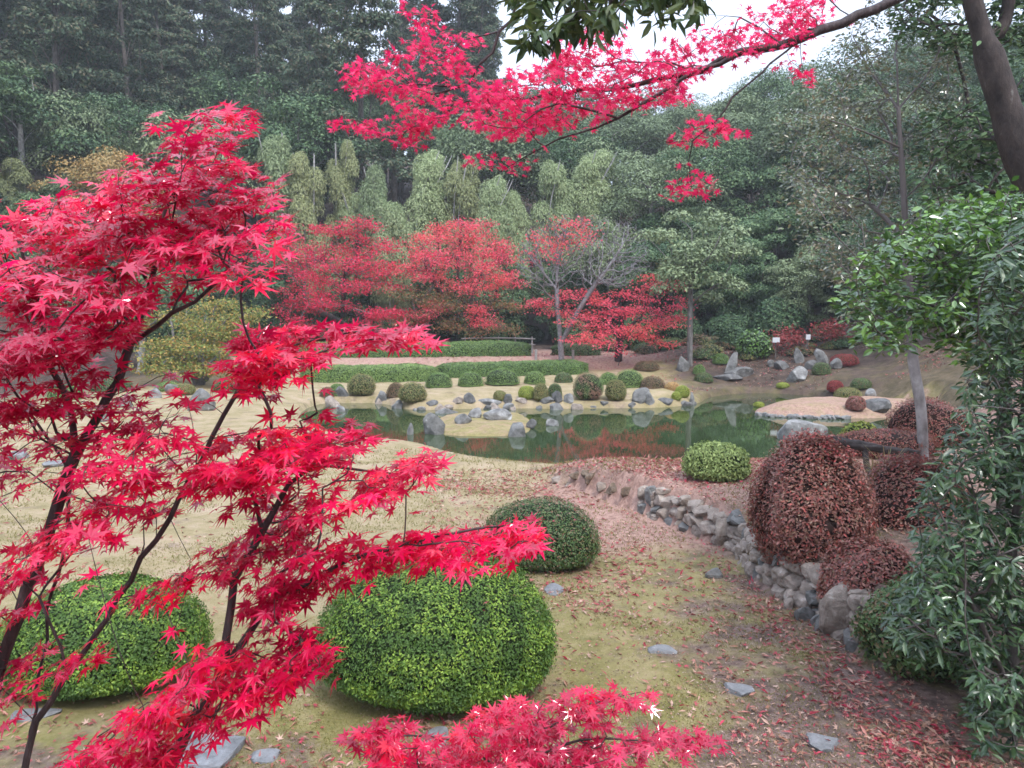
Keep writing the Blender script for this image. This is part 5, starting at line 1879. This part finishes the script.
rg = np.random.default_rng(1001)
sk = Skel(1001)
g0 = gz(-1.42, 2.0)
stems = [
    [(-1.45, 1.98, g0 - 0.15), (-1.44, 2.0, 0.6), at(-8, 700, 2.0), at(20, 612, 2.0), at(52, 520, 2.0), at(76, 455, 2.0), at(104, 400, 2.02), at(132, 345, 2.05), at(150, 285, 2.08), at(166, 205, 2.1), at(183, 140, 2.12)],
    [(-1.30, 1.85, g0 - 0.15), (-1.24, 1.88, 0.6), at(28, 752, 1.92), at(70, 672, 1.92), at(118, 600, 1.93), at(168, 518, 1.95), at(213, 440, 1.98), at(250, 372, 2.0), at(300, 340, 2.02)],
    [(-1.02, 1.72, g0 - 0.15), (-0.96, 1.74, 0.6), at(172, 762, 1.78), at(215, 690, 1.8), at(262, 615, 1.8), at(300, 588, 1.8), at(350, 562, 1.8), at(430, 538, 1.82), at(500, 526, 1.84), at(560, 540, 1.85)],
    [(-1.50, 2.15, g0 - 0.15), (-1.40, 2.15, 0.7), at(44, 640, 2.15), at(62, 560, 2.15), at(70, 480, 2.16), at(36, 420, 2.15), at(6, 380, 2.15)],
]
for st in stems:
    sk.limb(st, 0.06, jit=0.003)
for pl in ([(77, 452, 2.0), (70, 410, 2.0), (52, 368, 2.0), (40, 300, 2.0), (20, 240, 2.0)], [(70, 448, 2.0), (40, 440, 1.98), (8, 428, 1.95)], [(132, 345, 2.05), (172, 315, 2.0), (215, 285, 2.0), (262, 240, 2.0)], [(150, 285, 2.08), (120, 240, 2.1), (80, 215, 2.1)],
           [(215, 640, 1.85), (235, 580, 1.85), (262, 530, 1.86), (305, 470, 1.86), (370, 470, 1.86), (420, 475, 1.86)], [(213, 440, 1.98), (260, 430, 1.95), (330, 425, 1.95)], [(262, 600, 1.8), (300, 640, 1.75), (330, 680, 1.72)], [(190, 690, 1.8), (150, 700, 1.7), (90, 745, 1.62)],
           [(300, 345, 2.02), (350, 334, 2.0), (415, 332, 2.0)], [(165, 210, 2.1), (205, 190, 2.1), (250, 200, 2.1)], [(70, 672, 1.92), (50, 620, 1.9), (20, 580, 1.88)], [(166, 520, 1.95), (190, 560, 1.9), (180, 620, 1.85), (150, 660, 1.8)]):
    sk.limb([at(*q) for q in pl], 0.06, join=True, jit=0.003)
regs = [
    ([(172, 108), (205, 108), (245, 100), (238, 140), (262, 170), (292, 215), (300, 238), (262, 252), (256, 278), (222, 286), (160, 298), (128, 340), (60, 360), (0, 385), (-60, 400), (-80, 240), (0, 212), (60, 200), (110, 165), (145, 165), (160, 120)], 500, 2.05, 0.22, -0.05, 0.45),
    ([(246, 332), (275, 320), (330, 325), (428, 328), (432, 340), (340, 347), (305, 368), (268, 392), (236, 412), (222, 398)], 92, 2.0, 0.10, 0, 0.05),
    ([(-60, 400), (60, 370), (140, 350), (200, 385), (215, 420), (130, 480), (60, 500), (-60, 520)], 92, 2.0, 0.18, 0, 0.4),
    ([(130, 380), (230, 400), (240, 470), (110, 560), (20, 560), (60, 500)], 60, 1.9, 0.15, 0, 0.5),
    ([(245, 425), (330, 410), (372, 432), (430, 458), (446, 482), (390, 498), (340, 516), (255, 505), (190, 480)], 116, 1.88, 0.12, 0, 0.35),
    ([(255, 580), (330, 540), (420, 518), (500, 514), (578, 545), (500, 556), (440, 570), (385, 562), (300, 600), (275, 650), (245, 640)], 98, 1.82, 0.08, 0, 0.35),
    ([(230, 500), (330, 500), (345, 545), (260, 590), (200, 560)], 52, 1.84, 0.12, 0, 0.6),
    ([(270, 610), (305, 600), (340, 680), (290, 705), (255, 670)], 26, 1.72, 0.06, 0, 0.5),
    ([(60, 760), (150, 690), (200, 640), (262, 640), (270, 690), (210, 730), (150, 800), (40, 800)], 108, 1.66, 0.10, 0, 0.75),
    ([(-40, 530), (120, 500), (200, 520), (200, 600), (150, 640), (100, 670), (40, 700), (-40, 730)], 76, 1.88, 0.15, 0, 0.6),
]
tips = region_tips(rg, regs)
sk.attach(tips, 0.3, 0.05, 0.3, 0.02)
sk.finish(0.0011, 0.0165)
P, T, N, S = sprig_leaves(sk, rg, 6, 0.0395, 0.032, 0.32, 0.36, 0.9, (-0.10, -0.27, 0), 2)
low = sstep(1.95, 1.6, P[:, 2])[:, None]          # the lower sprays rise to the right, so their leaves slope with them
N = unit(N + low * np.array([-0.42, 0.10, 0]))
T = unit(T + low * np.array([-0.5, -0.1, -0.35]))
cur = rg.uniform(0.2, 2.2, len(P))
build_tree('maple_tree', sk, (-1.4, 2.0, g0), M['bark_dark'], [leaves(P, T, N, S, MAPLE7, cur)], [M['maple_near']], 'crimson maple with dark slender stems in the left foreground', 'maple tree', None, 10)

# one big out of line leaf spray close to the lens at the left edge belongs to a second small maple
rg = np.random.default_rng(1002)
sk = Skel(1002)
b0 = np.array([-0.15, 2.15, gz(-0.15, 2.15)])
sk.limb([b0 - [0, 0, 0.15], b0 + [0.02, 0, 0.4], at(500, 800, 2.2), at(520, 745, 2.22), at(545, 700, 2.25)], 0.06)
for pl in ([(505, 780, 2.2), (450, 740, 2.2), (370, 735, 2.2)], [(510, 770, 2.2), (580, 740, 2.2), (690, 745, 2.2)], [(520, 745, 2.22), (590, 705, 2.25), (640, 692, 2.28)], [(500, 790, 2.2), (420, 770, 2.15), (400, 790, 2.1)]):
    sk.limb([at(*q) for q in pl], 0.06, join=True)
tips = region_tips(rg, [
    ([(348, 735), (380, 722), (420, 725), (440, 735), (430, 770), (400, 790), (370, 770)], 34, 2.2, 0.08, 0),
    ([(440, 740), (470, 712), (540, 695), (590, 686), (650, 690), (655, 702), (600, 715), (560, 730), (520, 760), (450, 790)], 90, 2.22, 0.08, 0),
    ([(530, 755), (600, 735), (660, 730), (712, 738), (715, 750), (650, 752), (600, 790), (500, 800)], 66, 2.2, 0.08, 0),
    ([(430, 770), (520, 750), (560, 775), (480, 830), (420, 810)], 40, 2.18, 0.08, 0)])
sk.attach(tips, 0.3, 0.05, 0.3, 0.0)
sk.finish(0.001, 0.012)
P, T, N, S = sprig_leaves(sk, rg, 6, 0.035, 0.026, 0.30, 0.25, 0.9, 0.35, 2)
build_tree('maple_sapling', sk, b0, M['bark_dark'], [leaves(P, T, N, S, MAPLE7, rg.uniform(0.2, 2.0, len(P)))], [M['maple_near']], 'low red maple sapling spreading at the bottom of the view before the bright mound', 'maple tree', None, 4)

# ------------------------------------------------------------------ overhead maple, rooted to the right of the view
rg = np.random.default_rng(1003)
sk = Skel(1003)
YO = 4.6
b0 = np.array([4.3, 4.4, 0.0])
b0[2] = gz(b0[0], b0[1])
sk.limb([b0 - [0, 0, 0.2], (4.25, 4.45, 2.2), (4.1, 4.5, 3.6), (3.6, 4.55, 4.45), at(1000, -60, YO), at(900, 0, YO), at(840, 20, YO), at(780, 45, YO), at(720, 60, YO), at(660, 92, YO), at(600, 125, YO), at(560, 140, YO), at(510, 165, YO), at(465, 186, YO)], 0.12, jit=0.011)
for pl in ([(800, 38, YO), (760, 75, YO - 0.1), (735, 97, YO - 0.1), (712, 122, YO - 0.1), (690, 142, YO - 0.1), (694, 185, YO - 0.1)], [(690, 142, YO - 0.1), (670, 145, YO), (650, 135, YO)], [(740, 55, YO), (680, 78, YO + 0.2), (600, 88, YO + 0.3), (510, 98, YO + 0.3)],
           [(990, -65, YO), (800, -110, YO + 0.1), (620, -70, YO + 0.2), (530, -10, YO + 0.2), (512, 18, YO + 0.2), (480, 65, YO + 0.2), (452, 92, YO + 0.2), (415, 110, YO + 0.2)], [(470, 78, YO + 0.2), (430, 85, YO + 0.1), (395, 72, YO)], [(455, 92, YO + 0.2), (400, 88, YO + 0.2), (345, 66, YO + 0.2)],
           [(780, 45, YO), (740, 20, YO + 0.2), (690, 10, YO + 0.3)], [(700, 70, YO), (640, 60, YO + 0.4), (560, 70, YO + 0.5)], [(620, 115, YO), (560, 105, YO - 0.2), (520, 120, YO - 0.2)]):
    sk.limb([at(*q) for q in pl], 0.12, join=True, jit=0.011)
tips = region_tips(rg, [
    ([(332, 62), (352, 50), (372, 60), (400, 48), (440, 40), (470, 60), (500, 80), (480, 120), (440, 130), (400, 125), (378, 100), (342, 82)], 84, YO + 0.1, 0.2, 0),
    ([(395, 0), (430, 6), (470, 30), (490, 60), (460, 70), (410, 30)], 24, YO + 0.2, 0.2, 0),
    ([(324, 122), (360, 118), (400, 120), (440, 118), (420, 134), (370, 136)], 18, YO + 0.1, 0.15, 0),
    ([(480, 80), (540, 60), (600, 66), (660, 55), (690, 72), (675, 98), (620, 112), (560, 128), (520, 134), (480, 138), (470, 110)], 230, YO + 0.1, 0.28, 0),
    ([(640, 60), (670, 30), (720, 22), (760, 0), (830, -10), (820, 25), (770, 45), (720, 60), (690, 80)], 115, YO + 0.2, 0.25, 0),
    ([(540, 40), (600, 20), (640, 40), (620, 62), (560, 66)], 52, YO + 0.3, 0.2, 0),
    ([(695, 118), (735, 122), (745, 135), (700, 140)], 9, YO - 0.1, 0.08, 0),
    ([(668, 128), (700, 130), (700, 140), (672, 142)], 6, YO - 0.1, 0.08, 0),
    ([(668, 175), (700, 168), (716, 188), (690, 196), (668, 196)], 10, YO - 0.1, 0.08, 0),
    ([(780, 62), (808, 58), (812, 80), (785, 84)], 6, YO, 0.08, 0),
    ([(470, 155), (520, 155), (530, 165), (480, 175)], 8, YO, 0.1, 0),
    ([(395, 135), (440, 130), (440, 150), (410, 150)], 6, YO, 0.1, 0)])
sk.attach(tips, 0.3, 0.1, 0.3, 0.02)
sk.finish(0.0013, 0.030)
P, T, N, S = sprig_leaves(sk, rg, 9, 0.037, 0.05, 0.5, 0.55, 0.8, 0.3, 3)
build_tree('maple_tree', sk, b0, M['bark_dark'], [leaves(P, T, N, S, MAPLE7, rg.uniform(0.2, 2.0, len(P)))], [M['maple_over']], 'red maple limb reaching in overhead from the right against the sky', 'maple tree', None, 8)

# dark evergreen spray hanging in at the very top
rg = np.random.default_rng(1004)
sk = Skel(1004)
YD = 3.6
b0 = np.array([3.9, 2.7, gz(3.9, 2.7)])
sk.limb([b0 - [0, 0, 0.2], (3.85, 2.7, 2.5), (3.4, 2.9, 4.3), at(900, -190, 3.4), at(720, -110, YD), at(620, -60, YD), at(560, -20, YD), at(530, 10, YD)], 0.12)
for pl in ([(720, -110, YD), (690, -40, YD), (665, 0, YD)], [(640, -70, YD), (620, -20, YD), (605, 15, YD)]):
    sk.limb([at(*q) for q in pl], 0.1, join=True)
tips = region_tips(rg, [([(500, -50), (700, -60), (700, 6), (660, 22), (630, 15), (600, 24), (570, 24), (548, 40), (530, 44), (515, 10)], 110, YD, 0.25, 0)])
sk.attach(tips, 0.3, 0.1, 0.3)
sk.finish(0.002, 0.06)
P, T, N, S = sprig_leaves(sk, rg, 11, 0.088, 0.04, 0.6, 1.2, 0.5, 0.3, 4)
build_tree('evergreen_oak', sk, b0, M['bark_dark'], [leaves(P, T, N, S, LANCE)], [M['darkleaf']], 'dark evergreen spray of narrow leaves hanging in at the top', 'tree', None, 3)

# ------------------------------------------------------------------ fallen leaves and moss tips on the lawn
rg = np.random.default_rng(1101)
pts = []
for n, poly in ((5600, [(300, 780), (560, 600), (620, 520), (680, 520), (760, 590), (860, 650), (960, 720), (1060, 800), (600, 800)]),
                (3000, [(430, 470), (520, 468), (700, 490), (640, 520), (560, 500), (440, 490)]),
                (4200, [(550, 478), (850, 478), (760, 510), (700, 520), (620, 500)]),
                (2100, [(680, 520), (760, 550), (900, 680), (1000, 780), (880, 780), (800, 660), (740, 600)]),
                (1500, [(0, 640), (300, 600), (330, 720), (300, 790), (-60, 790)]),
                (2600, [(430, 480), (640, 500), (660, 560), (600, 620), (420, 560)]),
                (1200, [(0, 440), (400, 460), (420, 600), (0, 640)])):
    q = in_poly(rg, poly, n)
    pts.append(np.array([flat(x, y, 0.0)[:2] for x, y in q]))
pts = np.concatenate(pts)
keep = wob(pts, 1.6, 77, 3) * 0.5 + 0.55 + rg.normal(size=len(pts)) * 0.25 > 0.35
pts = pts[keep & (seg_dist(pts, WALL, False) > 0.10)]
q = np.concatenate([rg.uniform([-4, 30.8], [8, 36], (5000, 2))])
q2 = rg.uniform([0.2, 6.4], [4.2, 13.0], (9000, 2))
q2 = q2[(sdist(q2, TERR) > 0.02) & (sdist(q2, POND) < -0.15)]
q3 = rg.uniform([5.0, 25.0], [15.0, 33.5], (7000, 2))
q3 = q3[(sdist(q3, POND) < -0.2) & (wob(q3, 1.2, 79, 2) > -0.1)]
pts2 = np.concatenate([q, q3])
z = ground(pts[:, 0], pts[:, 1]) + 0.012
n = len(pts)
P = np.stack([pts[:, 0], pts[:, 1], z], 1)
N = unit(np.array([0, 0, 1.0]) + rg.normal(size=(n, 3)) * 0.38)
S = rg.uniform(0.014, 0.046, n) * np.clip(0.75 + 0.05 * pts[:, 1], 0.8, 1.4)
kind = rg.random(n)
A = leaves(P[kind < 0.55], rdir(rg, (kind < 0.55).sum()), N[kind < 0.55], S[kind < 0.55] * 0.8, MAPLE5, rg.uniform(-2, 2, (kind < 0.55).sum()))
B = leaves(P[kind >= 0.55], rdir(rg, (kind >= 0.55).sum()), N[kind >= 0.55], S[kind >= 0.55] * 1.7, SLIM, rg.uniform(0.5, 3, (kind >= 0.55).sum()))
n2 = len(pts2)
P2 = np.stack([pts2[:, 0], pts2[:, 1], ground(pts2[:, 0], pts2[:, 1]) + 0.01], 1)
n4 = len(q2)
P4 = np.stack([q2[:, 0], q2[:, 1], ground(q2[:, 0], q2[:, 1]) + 0.01], 1)
D4 = leaves(P4, rdir(rg, n4), unit([0, 0, 1] + rg.normal(size=(n4, 3)) * 0.45), rg.uniform(0.02, 0.055, n4), DIAMOND)
P5 = []
for (c5, W5, r5, H5) in NEARB:
    u5 = rg.uniform(-0.8, 0.8, (70, 2))
    u5 = u5[(u5 ** 2).sum(1) < 0.7]
    hh5 = 0.30 + 0.70 * (1 - (np.abs(u5) ** 2.3).sum(1)) ** (1 / 2.3)
    P5.append(np.stack([c5[0] + u5[:, 0] * W5 / 2, c5[1] + u5[:, 1] * W5 * r5 / 2, c5[2] + H5 * hh5 + 0.012], 1))
P5 = np.concatenate(P5)
D5 = leaves(P5, rdir(rg, len(P5)), unit([0, 0, 1] + rg.normal(size=(len(P5), 3)) * 0.5), rg.uniform(0.018, 0.032, len(P5)), MAPLE5)
D2 = leaves(P2, rdir(rg, n2), unit([0, 0, 1] + rg.normal(size=(n2, 3)) * 0.3), rg.uniform(0.05, 0.10, n2), DIAMOND)
q = in_poly(rg, [(330, 790), (420, 560), (480, 470), (850, 480), (1060, 800)], 16000)
c3 = np.array([flat(x, y, 0.0)[:2] for x, y in q])
n3 = len(c3)
P3 = np.stack([c3[:, 0], c3[:, 1], ground(c3[:, 0], c3[:, 1]) + 0.006], 1)
D3 = leaves(P3, rdir(rg, n3), unit([0, 0, 1] + rg.normal(size=(n3, 3)) * 0.4), rg.uniform(0.006, 0.018, n3) * np.clip(0.6 + 0.08 * c3[:, 1], 0.8, 1.5), DIAMOND)
lit = mk('fallen_leaves', [(*A, 0, False), (*B, 0, False), (*D2, 0, False), (*D4, 0, False), (*D5, 0, False), (*D3, 1, False)], [M['litter'], M['crumb']])
tag(lit, 'red, pink and brown fallen leaves scattered over the lawn', 'leaves', kind='stuff')

# leaves caught on the clipped mounds
q = rg.uniform([0, 0], [1, 1], (150000, 2))
W2 = np.array([flat(a, b, 0.0)[:2] for a, b in zip(-60 + q[:, 0] * 1150, 446 + q[:, 1] * 350)])
ok = (W2[:, 1] < 15) & (wob(W2, 2.4, 78, 3) > -0.25 + 0.25 * (W2[:, 0] > 0.5)) & (sdist(W2, TERR) < 0.05) & (sdist(W2, POND) < -0.3)
W2 = W2[ok]
n = len(W2)
W3 = rg.uniform([0.2, 6.4], [4.2, 13.0], (26000, 2))
W2 = np.concatenate([W2, W3[(sdist(W3, TERR) > 0.05) & (sdist(W3, POND) < -0.3) & (wob(W3, 2.4, 81, 3) > -0.2)]])
n = len(W2)
P = np.stack([W2[:, 0], W2[:, 1], ground(W2[:, 0], W2[:, 1]) - 0.003], 1)
T = unit(rg.normal(size=(n, 3)) * [0.9, 0.9, 0.1] + [0, 0, 0.8])
MB_ = leaves(P, T, unit(rg.normal(size=(n, 3)) * [1, 1, 0.1]), rg.uniform(0.010, 0.024, n) * np.clip(W2[:, 1] / 5, 0.8, 2.2), SLIM)
mo = mk('moss_grass', [(*MB_, 0, False)], [M['mossblade']])
tag(mo, 'short yellowish moss and grass tips on the near lawn', 'moss', kind='stuff')

# ------------------------------------------------------------------ damp air
bm = bmesh.new()
bmesh.ops.create_cube(bm, size=1.0)
for v in bm.verts:
    v.co = Vector((v.co.x * 300, 84 + v.co.y * 230, -4 if v.co.z < 0 else 78))
me = bpy.data.meshes.new('haze')
bm.to_mesh(me); bm.free()
hz = bpy.data.objects.new('haze', me)
C.objects.link(hz)
m = bpy.data.materials.new('damp air')
m.use_nodes = True
nt = m.node_tree
nt.nodes.remove(nt.nodes['Principled BSDF'])
pv = nt.nodes.new('ShaderNodeVolumePrincipled')
pv.inputs['Color'].default_value = (0.90, 0.95, 1.0, 1)
pv.inputs['Density'].default_value = HAZE
nt.links.new(pv.outputs[0], nt.nodes['Material Output'].inputs['Volume'])
me.materials.append(m)
tag(hz, 'thin bluish damp air softening the wooded hillside', 'haze', kind='stuff')
